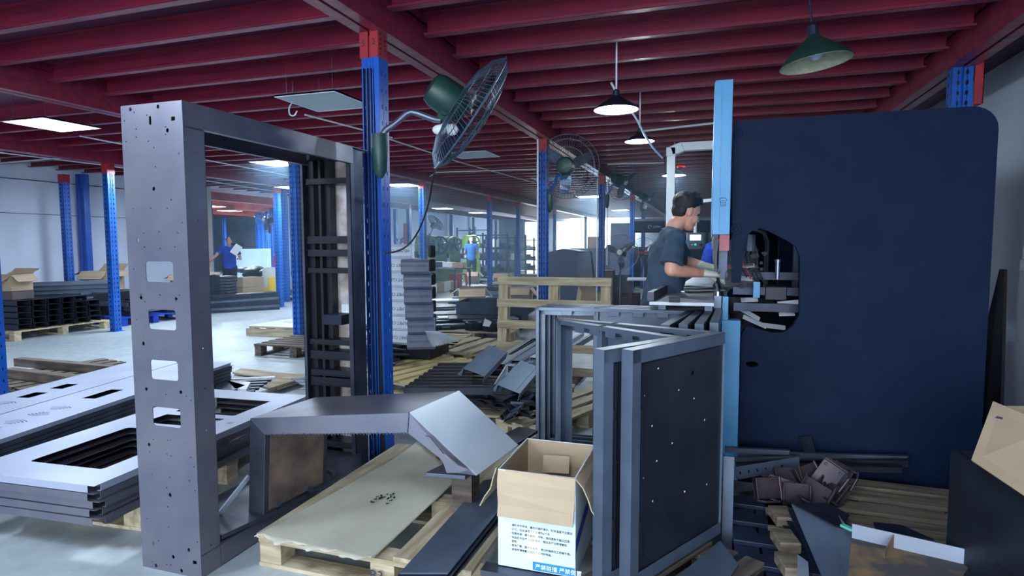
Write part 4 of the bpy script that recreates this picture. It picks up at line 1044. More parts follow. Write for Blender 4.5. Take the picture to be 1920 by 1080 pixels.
for i, (x, y, l, w, a, m) in enumerate(((1290, 540, .30, .05, 10, WHITE), (1310, 547, .12, .05, 0, RUBBER), (1300, 536, .22, .02, 30, BLACK), (1325, 545, .16, .012, -8, BRIGHT), (1280, 547, .14, .01, -25, BRIGHT))):
    p = P(x, y, z=1.095); b = MB(); b.cbox((0, 0, .0045), (w, l*1.5, .007), (0, 0, R(a-60))); o = b.build('bench_piece', m, None); o.location = (p.x, p.y, 1.0915+.0002*i)
    tag(o, ['white sheet piece lying by the red clamp on the bench', 'flat black part on the bench below the worker’s hands', 'long thin dark strip on the bench', 'bright steel strip at the right of the bench', 'small bright rod at the left of the bench'][i], 'workpiece')
p0, p1 = P(1300, 528, z=1.14), P(1345, 508, z=1.2); b = MB(); hexa(b, [P(1275, 535, z=1.12), P(1335, 538, z=1.12), P(1352, 506, z=1.19), P(1322, 506, z=1.19)], Vector((0, 0, .002)))
tag(b.build('steel_workpiece', BRIGHT, loc=tuple(p0)), 'glossy steel sheet the worker in charcoal feeds into the press', 'workpiece')
# ================================================================ lower right corner
def slab(name, poly, z, th, mt, label, cat, group=None, bevel=0, M=None, parent=None):
    c = Vector((sum(p[0] for p in poly)/len(poly), sum(p[1] for p in poly)/len(poly), z))
    b = MB(); b.prism([(p[0]-c.x, p[1]-c.y) for p in poly], Matrix.Identity(4), 0, th)
    o = b.build(name, mt, parent, bevel=bevel); o.location = c
    return tag(o, label, cat, group)
def pxz(pts, z): return [(lambda p: (p.x, p.y))(P(x, y, z=z)) for x, y in pts]
def plate3(name, pts, th, mt, label, cat, group=None, bevel=0):
    """a thick plate through 3-D corner points (planar or nearly so)"""
    pts = [Vector(p) for p in pts]; c = sum(pts, Vector())/len(pts)
    n = (pts[1]-pts[0]).cross(pts[2]-pts[0]).normalized(); k = len(pts)
    b = MB(); b.add([p-c for p in pts]+[p-c-n*th for p in pts], [tuple(range(k)), tuple(range(2*k-1, k-1, -1))]+[(i, (i+1) % k, k+(i+1) % k, k+i) for i in range(k)])
    o = b.build(name, mt, None, bevel=bevel); o.location = c
    return tag(o, label, cat, group)
# black cabinet carcass
t = thing('steel_cabinet', 'large black steel cabinet box at the right edge, open carton on its top', 'cabinet', (.905, 2.70, 0), R(10))
b = MB()
b.box(0, .72, -1.15, 0, 0, .6); b.build('cabinet_body', PANEL, t, bevel=.004)
b = MB(); b.box(.02, .70, -1.13, -.02, .6005, .603); b.build('top_panel', BLACK, t)
b = MB(); b.box(-.0015, 0, -.42, -.30, .30, .306); b.box(-.0015, 0, -.47, -.38, .27, .276); b.build('pull_slot', RUBBER, t)
_e0, _e1 = P(1862, 752, D=2.2), P(1975, 800, D=1.95); _ev = _e1-_e0; _ra = math.atan2(_ev.y, _ev.x); _L = math.hypot(_ev.x, _ev.y); _h = min(_e0.z, _e1.z)-.604
TL = Vector((_e0.x, _e0.y, .604))
t = thing('open_carton', 'brown carton with a hanging front flap on the black cabinet at right edge', 'carton', tuple(TL), _ra)
b = MB()
for q in ((0, _L, 0, .004), (0, _L, .32, .324), (0, .004, .004, .32), (_L-.004, _L, .004, .32)): b.box(q[0], q[1], q[2], q[3], 0, _h)
b.build('carton_wall', CARD, t)
ctR = t
fl = [P(1862, 752, D=2.2), P(1821, 862, D=2.04), P(1945, 945, D=1.80), P(1975, 800, D=1.95)]
o = plate3('flap', fl, .005, CARD, None, None); c_ = o.location.copy(); del_ = [k for k in o.keys()]
o.parent = t; o.matrix_parent_inverse = (Matrix.Translation(TL) @ Matrix.Rotation(_ra, 4, 'Z')).inverted()
for (a, c) in (((1868, 783), (1985, 812)), ((1872, 850), (1985, 800))):
    p = [P(a[0], a[1], D=2.30), P(c[0], c[1], D=2.14)]
    nrm = (fl[1]-fl[0]).cross(fl[2]-fl[0]).normalized()
    nrm = nrm if nrm.dot(CP-fl[0]) > 0 else -nrm
    def onp(q): d = (q-CP).normalized(); return CP+d*((fl[0]-CP).dot(nrm)/d.dot(nrm))
    b = MB(); q0, q1 = onp(p[0])+nrm*.003, onp(p[1])+nrm*.003; b.bar(q0, q1, .010, .001, up=nrm); s_ = b.build('tape_strip' if a[1] < 800 else 'dark_streak', SLATE if a[1] < 800 else WOODD, None)
    s_.parent = t; s_.matrix_parent_inverse = (Matrix.Translation(TL) @ Matrix.Rotation(_ra, 4, 'Z')).inverted()
# worn pallet
pallet(.78, 3.2, R(-2), 'worn brown pallet with weathered boards between the press and the black cabinet', 1.0, .76, .135, n=5, mats=(WOODR, WOODR), bw=.108, seed=11)
# rusty folded tray lying over the front of it
t = thing('folded_tray', 'rust stained sheet metal tray with bright folded back edge at lower right', 'tray', (.6, 2.55, .14), world=True)
zt_ = .20
a, b2, c2, d2 = P(1597, 1010, z=zt_), P(1818, 1062, z=zt_), P(1760, 1150, z=zt_), P(1585, 1120, z=zt_)
b = MB(); b.prism([(p.x, p.y) for p in (a, b2, c2, d2)], Matrix.Translation((0, 0, zt_)), 0, .003); b.build('tray_floor', LINERUST, t)
b = MB(); h = Vector((0, 0, .062)); e = (b2-a).normalized(); 
b.add([a, b2, b2+h, a+h, a+Vector((0, .003, 0)), b2+Vector((0, .003, 0)), b2+h+Vector((0, .003, 0)), a+h+Vector((0, .003, 0))], [(0, 1, 2, 3), (7, 6, 5, 4), (0, 4, 5, 1), (2, 6, 7, 3), (1, 5, 6, 2), (0, 3, 7, 4)])
b.build('back_edge', SLATE if False else mat('pale_grey_steel', (150, 160, 178), .45, .3), t)
m_ = a.lerp(b2, .38); b = MB(); hexa(b, [m_+Vector((-.005, -.002, .003)), m_+Vector((-.06, -.10, .003)), m_+Vector((-.06, -.10, .03)), m_+Vector((-.005, -.002, .058))], Vector((.003, 0, 0))); b.build('divider', LINERUST, t)
b = MB(); b.box(.38, .50, 2.28, 2.34, .15, zt_-.001); b.box(.85, .95, 2.50, 2.54, .14, zt_-.001); b.build('underside_fold', STEELD, t)
# fan of tapered dark plates
o_ = None
for k in range(6):
    dx, dz = -7*k, .012*(5-k)
    pts = [P(1484+dx, 946+5*k, D=2.72+.0*k), P(1561+dx*.6, 952+4*k, D=2.74), P(1596+dx*.2, 1000+2*k, D=2.55), P(1592+dx*.2, 1120, D=2.2), P(1548+dx, 1100, D=2.24)]
    pts = [p-_fw*.0+Vector((0, 0, -.012*k)) for p in pts]
    plate3('tapered_plate', pts, .004, DARKB if k else mat('mid_grey_steel', (122, 138, 160), .4, .4), 'uppermost blue-grey tapered plate in the fan leaning left of the rusty tray' if k == 0 else 'dark tapered plate in the fan below the uppermost one, left of the rusty tray', 'steel plate', None if k == 0 else 'fanned tapered plates')
plate3('bent_flap_plate', [P(1483, 944, D=2.70), P(1550, 944, D=2.75), P(1593, 966, D=2.72), P(1580, 992, D=2.58), P(1560, 984, D=2.58)], .004, PANEL, 'dark bent plate resting on the upper end of the plate fan', 'steel plate')
# dark slatted pallet beside the panels
pallet(.285, 2.62, R(0), 'blue-black painted pallet with pale edges right of the nearest door panel', .34, 1.05, .135, n=6, mats=(DARKB, DARKB), bw=.10, seed=13)
# timber blocks
for k, (x, y) in enumerate(((1462, 955), (1468, 1000), (1478, 1045))):
    p = P(x, y, z=.19); b = MB(); b.cbox((0, 0, 0), (.085, .13, .045), (0, 0, R(12))); o = b.build('timber_block', WOODR, None, bevel=.004); o.location = (p.x+.01, p.y, .16)
    tag(o, ['rearmost weathered timber block', 'middle weathered timber block', 'front weathered timber block'][k]+' in the row under the tapered plates', 'timber block', 'timber blocks under the plates')
# grey channel post
t = thing('steel_channel', 'light grey upright steel channel standing right of the nearest door panel', 'steel channel', tuple(P(1362, 1050, z=0)), R(0))
b = MB(); b.box(-.022, .022, -.002, .002, 0, .47); b.box(-.022, -.018, 0, .03, 0, .47); b.box(.018, .022, 0, .03, 0, .47); b.build('web', SLATE, t)
# long flat bars along the foot of the press
rd = random.Random(21)
bars = [(1355, 852, 1700, 862, .02, .05, 'long dark flat bar with punched holes, uppermost along the foot of the press'), (1372, 866, 1702, 868, .03, .04, 'long folded dark bar second along the foot of the press, reaching furthest right'),
        (1360, 842, 1480, 848, .03, .03, 'short wide dark strip behind the long bars at the foot of the light blue post'), (1380, 872, 1690, 880, .03, .035, 'lower long dark bar in front of the others at the foot of the press'), (1376, 862, 1500, 858, .02, .02, 'thin strip lying on the left of the long bars')]
for i, (xa, y_a, xb, y_b, hh, w_, lb) in enumerate(bars):
    a = P(xa, y_a, Y=3.6-.03*i); c = P(xb, y_b, Y=3.6-.03*i); b = MB(); m = (a+c)/2
    b.bar(a-m, c-m, .012, w_, up=(0, 0, 1)); b.bar(a-m+Vector((0, -.014, w_*.5)), c-m+Vector((0, -.014, w_*.5)), .03, .003)
    o = b.build('flat_bar', PANEL if i % 2 else SLATE, None); o.location = m; tag(o, lb, 'steel bar')
# angle with holes
a, c = P(1380, 897, D=3.05), P(1500, 876, D=3.2); m = (a+c)/2
ho = [circ(.03+.055*k, .022, .006, 8, 1.5) for k in range(6)]
b = MB(); d = (c-a); L = d.length
b.sheet(rect(0, L, 0, .055), ho, .003, frame_m((0, 0, 0), d, (0, .3, 1))); b.sheet(rect(0, L, 0, .025), [], .003, frame_m((0, 0, 0), d, (0, -1, .2)))
o = b.build('slotted_angle', SLATE, None); o.location = a; tag(o, 'slotted steel angle with a bright lower edge lying over the bracket pile', 'steel angle')
# pile of brown brackets
def bracket(name='bracket'):
    b = MB(); b.box(-.06, .06, -.045, .045, 0, .004)
    b.box(-.06, -.056, -.045, .045, .004, .04)
    b.tube([(-.058, -.05, .02), (-.03, -.055, .045), (.03, -.055, .05), (.06, -.05, .03)], .006, 6)
    b.cyl((.05, -.05, .03), (.05, .05, .03), .006, 8)
    for k in (-1, 1): b.cyl((.03, .03*k, .004), (.03, .03*k, .012), .006, 8)
    return b
BR = mat('brown_bracket_steel', (74, 60, 66), .45, .5, c2=(48, 46, 58), scale=6)
bp = bracket().build('hinge_bracket', BR, None, bevel=.0015)
brs = [(1437, 915, 2.95, (R(70), 0, R(20)), 'large brown hinge bracket standing at the left end of the pile'), (1465, 915, 2.98, (R(75), R(10), R(-10)), 'brown hinge bracket second from the left in the pile'),
       (1493, 925, 2.9, (R(85), 0, R(5)), 'dark square bracket at the bottom middle of the pile'), (1528, 925, 2.92, (R(55), R(25), R(-15)), 'wide grey-brown bracket tilted at the centre of the pile'),
       (1553, 890, 3.0, (R(65), R(-55), R(20)), 'tall dark bracket leaning steeply at the top of the pile'), (1573, 893, 3.02, (R(65), R(-62), R(24)), 'narrow bracket with bright edges at the right of the pile'),
       (1512, 892, 3.05, (R(60), R(-15), R(30)), 'bracket with curved arm in the middle of the pile'), (1560, 925, 2.95, (R(40), R(10), R(-40)), 'dark bracket half under the right end of the pile'), (1478, 895, 3.05, (R(50), R(-5), R(10)), 'bracket with a bent arm just under the slotted angle')]
for i, (x, y, D, r, lb) in enumerate(brs):
    o = bp if i == 0 else bp.copy()
    if i: COL.objects.link(o)
    o.location = P(x, y, D=D); o.rotation_euler = r; o.scale = (1.25, 1.25, 1.25) if i in (3, 4) else (1.1,)*3; tag(o, lb, 'bracket', 'brown hinge brackets')
plate3('small_plate', [P(1497, 820, Y=3.66), P(1520, 817, Y=3.68), P(1529, 848, Y=3.62), P(1508, 848, Y=3.60)], .004, PANEL, 'small dark plate leaning against the foot of the press', 'steel plate')
plate3('toothed_strip', [P(1495, 1040, z=.2), P(1515, 1055, z=.2), P(1518, 1095, z=.2), P(1496, 1095, z=.2)], .003, mat('pale_grey_steel', (150, 160, 178)), 'pale toothed strip at the bottom edge under the plate fan', 'metal strip')
plate3('base_sheet', [P(1350, 1015, z=.152), P(1385, 1060, z=.152), P(1320, 1150, z=.152), P(1215, 1130, z=.152)], .004, SLATE, 'grey sheet lying under the corner of the nearest door panel', 'steel sheet')
# teal edge piece
a, c = P(1578, 984, z=.23), P(1600, 994, z=.23); b = MB(); b.bar(a-a, c-a, .02, .01); o = b.build('teal_strip', mat('teal_paint', (90, 190, 170), .5), None); o.location = a; tag(o, 'tiny teal strip at the upper left corner of the rusty tray', 'strip')
plate3('dark_offcut', [P(1638, 980, z=.142), P(1690, 985, z=.142), P(1752, 1013, z=.142), P(1640, 995, z=.142)], .003, DARKB, 'flat dark blue offcut lying on the worn pallet behind the rusty tray', 'offcut')
# leaning black board and boxes by the right wall
plate3('black_board', [P(1880, 505, X=2.02), P(1889, 505, X=2.02), P(1879, 900, X=1.92), P(1842, 900, X=1.92), P(1852, 620, X=1.97)], .02, RUBBER, 'black board leaning on the right wall behind the press', 'board')
t = thing('switch_box', 'grey electrical switch boxes fixed on the pilaster at the right edge', 'switch box', (2.075, 4.7, 1.35))
for k, (y0, y1, z0, z1) in enumerate(((-.15, .25, .1, .28), (-.05, .33, -.06, .03), (-.1, .30, .30, .34), (.1, .36, -.14, -.065))):
    b = MB(); b.box(-.06 if k < 1 else -.03, 0, y0, y1, z0, z1); b.build('box_cover' if k != 2 else 'shelf_bracket', SLATE if k == 0 else WHITE if k != 0 else STEEL, t, bevel=.003)

# ================================================================ stack of window door panels at lower left
def door_panel_mesh(Lx, W, windows, h=.03, vents=(), circles=()):
    b = MB(); b.sheet(rect(0, Lx, 0, W), list(windows)+list(vents)+list(circles), .002, Matrix.Translation((0, 0, h-.001)))
    for y in (0, W-.002): b.box(.03, Lx-.03, y, y+.002, 0, h-.002)
    for x in (0, Lx-.002): b.box(x, x+.002, .04, W-.04, 0, h-.002)
    b.box(.03, Lx-.03, W-.02, W, 0, .002); b.box(.03, Lx-.03, 0, .02, 0, .002)
    return b
o1, o2 = P(177, 911, z=.34), P(578, 741, z=.34)
ax = Vector((o2.x-o1.x, o2.y-o1.y, 0)); LP = ax.length; ang = math.atan2(ax.y, ax.x)
WP = .80
def loc2(x, y, z=.34):
    p = P(x, y, z=z)-o1; return (p.x*math.cos(ang)+p.y*math.sin(ang), -p.x*math.sin(ang)+p.y*math.cos(ang))
wins = []
for quad in ([(145, 880), (45, 866)], [(400, 775), (430, 734)]): pass
w1 = [loc2(*q) for q in ((145, 880), (47, 866), (207, 810), (262, 826))]; w3 = [loc2(*q) for q in ((405, 776), (512, 742), (440, 735), (400, 748))]
u0, u1 = .16, LP*.46; v0, v1 = .15, .57
wins = [rr(.17, LP*.45, .15, .60, .02), rr(LP*.51, LP*.62, .17, .60, .01), rr(LP*.66, LP-.20, .16, .60, .01)]
NL = 5
for k in range(NL):
    z = .15+.0385*k
    o = door_panel_mesh(LP, WP, wins if True else [], .034, circles=[circ(LP*.58, .075, .022, 14)] if k == NL-1 else []).build('window_door_panel', SATIN if k == NL-1 else STEEL, None)
    rdx = random.Random(k); o.location = (o1.x+rdx.uniform(-.012, .012)*(k < NL-1), o1.y+rdx.uniform(-.012, .012)*(k < NL-1), z); o.rotation_euler = (0, 0, ang+rdx.uniform(-.006, .006)*(k < NL-1))
    tag(o, 'bright topmost steel door panel with cut-out windows in the near left stack' if k == NL-1 else 'steel door panel lying under the topmost one in the near left stack', 'door panel', None if k == NL-1 else 'steel door panels of the near left stack')
mrot = Matrix.Rotation(ang, 4, 'Z')
pc = o1+mrot @ Vector((LP*.55, WP*.5, 0))
pallet(pc.x, pc.y, ang, 'pale pallet carrying the stack of window door panels behind the tall post', 1.3, .74, .142, n=5, mats=(WOOD, WOOD), seed=4)
# rails inside the windows
for k in range(2):
    b = MB(); b.tube([(0, 0, 0), (.45, 0, 0)], .012, 8); b.box(0, .45, .02, .06, -.01, .01); o = b.build('inner_rail', STEEL, None)
    q = o1+mrot @ Vector(((.25, LP*.68)[k], .36, 0)); o.location = (q.x, q.y, .17); o.rotation_euler = (0, 0, ang+.1); tag(o, ('round steel rail lying in the near window of the door panel stack', 'round steel rail lying in the far window of the door panel stack')[k], 'rail')
# vent panel stacks
va, vb = P(0, 822, z=.36), P(257, 737, z=.36)
ax2 = Vector((vb.x-va.x, vb.y-va.y, 0)); ang2 = math.atan2(ax2.y, ax2.x); LV = 2.7; m2 = Matrix.Rotation(ang2, 4, 'Z')
va = va-m2 @ Vector((.55, 0, 0)) ; WV = .46
def arcs(cx, cy):
    out = []
    for r in (.035, .053, .071, .089, .107):
        for s in (0, 180):
            o_, i_ = [], []
            for k in range(7):
                a = R(s-42+84*k/6); o_.append((cx+(r+.0045)*math.cos(a), cy+(r+.0045)*math.sin(a))); i_.append((cx+(r-.003)*math.cos(a), cy+(r-.003)*math.sin(a)))
            out.append(o_+i_[::-1])
    return out
def lv(x, y):
    p = P(x, y, z=.36)-va; return (p.x*math.cos(ang2)+p.y*math.sin(ang2), -p.x*math.sin(ang2)+p.y*math.cos(ang2))
for s in range(2):
    for k in range(9):
        top = k == 8; vents = []
        if top:
            for c in (((45, 797), (138, 770)), ((15, 786), (90, 763)))[s]:
                q = lv(*c); vents += arcs(q[0], .23)
            for c in (((235, 738),), ((146, 738), (195, 729)))[s]:
                q = lv(*c); vents.append(rect(q[0]-.13, q[0]+.13, .19, .29))
        o = door_panel_mesh(LV, WV, [], .026, vents=vents).build('vent_panel', SATIN if top else STEELD, None)
        q = va+m2 @ Vector((random.uniform(-.02, .02), s*(WV+.012), 0)); o.location = (q.x, q.y, .10+.0285*k); o.rotation_euler = (0, 0, ang2)
        tag(o, ('topmost vented steel panel of the right-hand vent stack at lower left', 'topmost vented steel panel of the left-hand vent stack at lower left')[s] if top else ('long steel panel under the topmost one of the right-hand vent stack', 'long steel panel under the topmost one of the left-hand vent stack')[s], 'steel panel', None if top else 'stacked vent panels, '+('right', 'left')[s])
q = va+m2 @ Vector((LV*.5, WV, 0)); pallet(q.x, q.y, ang2, 'low pallet under the two stacks of vented panels', 2.4, .9, .096, n=5, mats=(WOODD, WOODDY), seed=8)
# strips beyond the tall post
for k in range(6):
    q = P(395, 706+2.4*k, z=.2); e = P(515, 700+2.6*k, z=.2); b = MB(); b.bar((0, 0, 0), e-q, .05, .02); o = b.build('long_profile', (WHITE if k == 0 else DARKB), None); o.location = (q.x, q.y-.05*k, .16+.0*k)
    tag(o, 'white topped long profile right of the tall post beyond the window panels' if k == 0 else 'dark long profile beside the white topped one behind the window panels', 'steel profile', None if k == 0 else 'dark profiles behind the window panels')
for k, pts in enumerate(([(400, 722), (422, 712), (460, 722), (430, 735)], [(425, 712), (470, 716), (462, 730), (440, 728)])):
    slab('sheet_offcut', pxz(pts, .2), .16, .04, WHITE if k else SLATE, ('grey flat piece against the post over the far window of the panels', 'pale flat piece next to the grey one behind the far window')[k], 'offcut')
# brown plank sheets and black fan by the ribbed post
for k, pts in enumerate(([(436, 698), (452, 690), (600, 706), (520, 710)], [(500, 722), (585, 700), (600, 706), (520, 732)], [(480, 728), (560, 706), (582, 712), (505, 736)])):
    slab('plank_sheet', pxz(pts, .03), .012+.02*k, .018, WOOD, ('flat pale boards far right of the post on the floor', 'long pale plank crossing the flat boards by the ribbed post', 'lowest pale plank by the ribbed post')[k], 'plank')
for k in range(12):
    a = P(545+3*k, 705+2.8*k, z=.1); c = P(602, 700+4*k, z=.1); b = MB(); b.bar((0, 0, 0), Vector((c.x-a.x, c.y-a.y, .02*math.sin(k))), .04, .004); o = b.build('thin_strip', BLACK if k % 3 else SLATE, None); o.location = (a.x, a.y, .075+.006*k)
    tag(o, 'thin dark steel strip in the loose fan left of the ribbed rear post', 'steel strip', 'loose strips by the ribbed post')

# ================================================================ dark wooden pallets at left
pa = P(70, 722, z=.0); 
pallet(-6.05, 4.22, R(78), 'dark weathered pallet standing nearest the left edge column', 1.15, .95, .145, n=6, mats=(WOODD, WOODDY), seed=17)
pallet(-5.62, 4.95, R(64), 'second dark pallet, overlapping behind the first near the left edge', 1.0, .9, .145, n=6, mats=(WOODD, WOODDY), seed=18) if False else None
for i, (a, c, lb) in enumerate((((34, 668), (222, 684), 'long dark timber beam lying crosswise, the further of two on the dark pallet'), ((16, 688), (152, 704), 'dark timber beam nearer the viewer on the dark pallet'))):
    p, q = P(a[0], a[1]+8, z=.2), P(c[0], c[1]+8, z=.2); b = MB(); b.bar((0, 0, 0), q-p, .09, .085); o = b.build('timber_beam', WOODD, None, bevel=.004); o.location = (p.x, p.y, .1455+.043); tag(o, lb, 'timber beam')

# ================================================================ left middle: black channels on a pallet, cartons
pallet(-10.15, 6.75, R(90), 'pale pallet carrying the block of stacked black channels at left', 1.5, 1.0, .14, n=6, mats=(WOOD, WOODY), seed=23)
b = MB(); L_, w_, h_, th_ = .98, .185, .088, .004
b.box(0, L_, 0, w_, h_-th_, h_); b.box(0, L_, 0, th_, .01, h_); b.box(0, L_, w_-th_, w_, .01, h_); b.box(0, L_, 0, .02, .01, .014); b.box(0, L_, w_-.02, w_, .01, .014); b.box(.01, .014, th_, w_-th_, .012, h_-th_)
cp = b.build('black_channel', PANEL, None); first = True
for i in range(6):
    for j in range(5 if i < 5 else 4):
        o = cp if first else cp.copy()
        if not first: COL.objects.link(o)
        first = False
        o.location = (-10.64+random.uniform(-.01, .02), 6.08+.215*i, .141+.0895*j+(.0 if j else 0)); tag(o, 'black steel channel in the block stacked on the left pallet', 'steel channel', 'black channels on the left pallet')
# things on top of the channels
zc_ = .141+.0895*5+.003
carton('open_carton', 'open brown carton with green print on the black channels at far left', -10.05, 6.24, zc_+.13, .42, .36, .24, R(12), (1, 1, 1, 1), CARD, (-35, -40, 30, -30), fl=.16)
b = MB(); b.box(-.22, .22, -.18, .18, 0, .125); o = b.build('printed_carton', mat('dark_printed_card', (84, 74, 74), .7), None, bevel=.003); o.location = (-10.05, 6.24, zc_); o.rotation_euler = (0, 0, R(12)); tag(o, 'closed dark printed carton under the open one at far left', 'carton')
for k in range(3):
    b = MB(); b.box(0, 1.2, 0, .2, 0, .05); b.box(0, 1.2, .0, .02, .05, .07); o = b.build('grey_profile', SLATE, None, bevel=.004); o.location = (-10.45+.05*k, 6.70-.0*k+.02*k, zc_+.002+.072*k); o.rotation_euler = (0, 0, R(60)); tag(o, ('lowest', 'middle', 'topmost')[k]+' long grey profile lying behind the open carton at far left', 'steel profile')
def rect_frame(L, W, h=.03, e=.04):
    b = MB(); b.box(0, L, 0, e, 0, h); b.box(0, L, W-e, W, 0, h); b.box(0, e, e, W-e, 0, h); b.box(L-e, L, e, W-e, 0, h); b.box(L*.5, L*.5+.02, e, W-e, 0, h*.7); return b
for k, (x, y, a, z) in enumerate(((-10.4, 6.62, 20, zc_+.22), (-10.5, 6.95, 35, zc_-.08), (-10.2, 6.95, 15, zc_-.045), (-10.7, 7.55, 30, zc_+.0))):
    pass
for k, (px_, py_, z, a) in enumerate(((100, 548, .62, 30), (128, 566, .60, 25), (108, 585, .61, 20), (122, 540, .66, 40))):
    p = P(px_, py_, z=z); 
    if p.x < -11.2: p = P(px_, py_, X=-11.0+.1*k)
    o = rect_frame(.7, .4).build('steel_frame_part', PANEL if k % 2 else SLATE, None); o.location = (-10.35-.12*k, 6.75+.12*k, zc_-.09+.0325*k+.005); o.rotation_euler = (0, 0, R(a)); tag(o, ('lowest', 'second', 'third', 'top')[k]+' dark rectangular frame on the right half of the black channels', 'frame')
# carton and black parts further back
pallet(-10.9, 8.3, R(90), 'pallet behind the first blue column at left, piled with black parts', 1.3, 1.0, .14, n=5, seed=29)
carton('open_carton', 'open brown carton by the blue column near the left wall', -11.0, 8.45, .55, .5, .46, .36, R(15), (1, 1, 1, 1), CARD, (-45, -30, 40, -20), fl=.2)
b = MB(); b.box(-.45, .45, -.55, .55, 0, .40); o = b.build('black_parts_bin', BLACK, None, bevel=.01); o.location = (-10.95, 8.3, .142); tag(o, 'black bin under the open carton near the left wall', 'bin')
pbl = pallet(-10.0, 8.35, R(80), 'blue plastic pallet behind the blue column at left', 1.2, 1.0, .15, n=6, mats=(PBLUE, PBLUE), seed=31)
rd = random.Random(4)
for k in range(12):
    b = MB(); L = rd.uniform(.5, .9); b.box(-L/2, L/2, -.14, .14, 0, .055); b.box(-L/2, L/2, -.14, -.13, .055, .075); b.box(-L/2, L/2, .13, .14, .055, .075)
    o = b.build('black_tray', (BLACK, PANEL, SLATE)[k % 3], None, bevel=.003); o.location = (-10.15+.35*(k % 2), 8.05+.6*((k//2) % 2)+rd.uniform(-.03, .03), .152+.08*(k//4)+.0*k); o.rotation_euler = (0, 0, rd.uniform(-.1, .1)); tag(o, 'black folded steel tray in the heap on the blue plastic pallet', 'tray', 'black trays on the blue pallet')
carton('open_carton', 'brown carton seen just left of the tall post, above black trays', -10.2, 9.6, .5, .4, .4, .3, R(10), (1, 1, 1, 1), CARD, (-40, -40, 30, -30), fl=.17)
b = MB(); b.box(-.3, .3, -.3, .3, 0, .498); o = b.build('grey_crate', SLATE, None, bevel=.005); o.location = (-10.2, 9.6, 0.001); tag(o, 'grey crate under the brown carton left of the tall post', 'crate')
for k in range(7):
    b = MB(); b.box(-.7, .7, -.16, .16, 0, .05); o = b.build('dark_slab', (PANEL, SLATE, BLACK)[k % 3], None, bevel=.003); o.location = (-9.4, 10.3, .002+.053*k); o.rotation_euler = (0, 0, R(50+3*k)); tag(o, 'dark folded panel in the pile seen through the second window of the tall post', 'panel', 'dark panels seen through the post windows')

# ================================================================ beyond the tall frame, left of the blue columns
def at(x, y): p = P(x, y, z=0); return p.x, p.y
x, y = at(415, 584); x -= .35
pallet(x, y+.2, R(72), 'pallet carrying the tall stack of black trays beyond the tall frame', 1.35, 1.0, .14, n=6, seed=37)
b = MB(); b.box(-.3, .3, -.22, .22, 0, .006); b.box(-.3, .3, -.22, -.215, 0, .028); b.box(-.3, .3, .215, .22, 0, .028); b.box(.295, .3, -.22, .22, 0, .028); b.box(-.3, -.295, -.22, .22, 0, .028)
tp = b.build('black_tray', BLACK, None)
for k in range(20):
    o = tp if k == 0 else tp.copy()
    if k: COL.objects.link(o)
    o.location = (x-.05, y-.12, .142+.031*k); o.rotation_euler = (0, 0, R(72)+random.uniform(-.02, .02)); tag(o, 'black ribbed tray in the tall neat stack beyond the tall frame', 'tray', 'black trays of the tall neat stack')
for k in range(9):
    b = MB(); b.box(-.2, .2, -.17, .17, 0, .062); b.box(-.06, .06, -.19, -.17, .01, .05); o = b.build('black_clip_holder', PLB, None, bevel=.01); o.location = (x+.05+.0*k, y+.42+.02*math.sin(k), .142+.065*k); o.rotation_euler = (0, 0, R(72)); tag(o, 'black moulded holder stacked right of the neat tray stack', 'holder', 'moulded holders beside the tray stack')
b = MB(); b.box(-.25, .25, -.35, .35, 0, .02); b.box(-.25, .25, .33, .35, .0, .12); o = b.build('cardboard_piece', CARD, None); o.location = (x-.1, y-.0, .142+.031*20+.002); o.rotation_euler = (0, R(-8), R(60)); tag(o, 'tilted cardboard piece on top of the black tray stack', 'cardboard')
x, y = at(490, 568)
pallet(x-.2, y+.3, R(75), 'dark low pallet under the brown cartons beyond the tall frame', 1.4, 1.0, .14, n=5, mats=(WOODD, WOODDY), seed=38)
for k in range(2):
    b = MB(); b.box(-.28, .28, -.22, .22, 0, .235); b.box(-.28, .28, -.006, .006, .235, .237); o = b.build('closed_carton', CARD, None, bevel=.006); o.location = (x-.45, y+.1-.02*k, .142+.238*k); o.rotation_euler = (0, 0, R(72+4*k)); tag(o, ('lower', 'upper')[k]+' of two closed brown cartons beyond the tall frame', 'carton')
b = MB(); b.box(-.06, .06, -.17, .17, 0, .52); o = b.build('paper_sack', WHITE, None, bevel=.03); o.location = (x-.75, y-.25, .142); o.rotation_euler = (0, 0, R(60)); tag(o, 'white and green paper sack between the black holders and brown cartons', 'sack')
b = MB(); b.box(.0605, .062, -.15, .15, .42, .5); b.build('green_print', mat('green_print', (20, 150, 80), .5), o); b = MB(); b.box(.0605, .062, -.02, .12, .15, .28); b.build('yellow_print', YELLOW, o)
x2, y2 = P(520, 545, z=0.14).x, P(520, 545, z=.14).y
b = MB()
for k in range(14): b.ell((random.uniform(-.7, .7), random.uniform(-.3, .3), random.uniform(.05, .22)), (random.uniform(.15, .3), random.uniform(.12, .2), random.uniform(.06, .12)))
o = b.build('black_plastic_bundle', RUBBER, None, smooth=True); o.location = (-12.6, 14.6, .45); tag(o, 'heap of crumpled black plastic in front of the big white board', 'bundle')
b = MB(); b.box(-.8, .8, -.4, .4, 0, .448); o = b.build('white_crate', FOAM, None, bevel=.02); o.location = (-12.6, 14.6, .001); tag(o, 'white block under the black plastic heap', 'block')
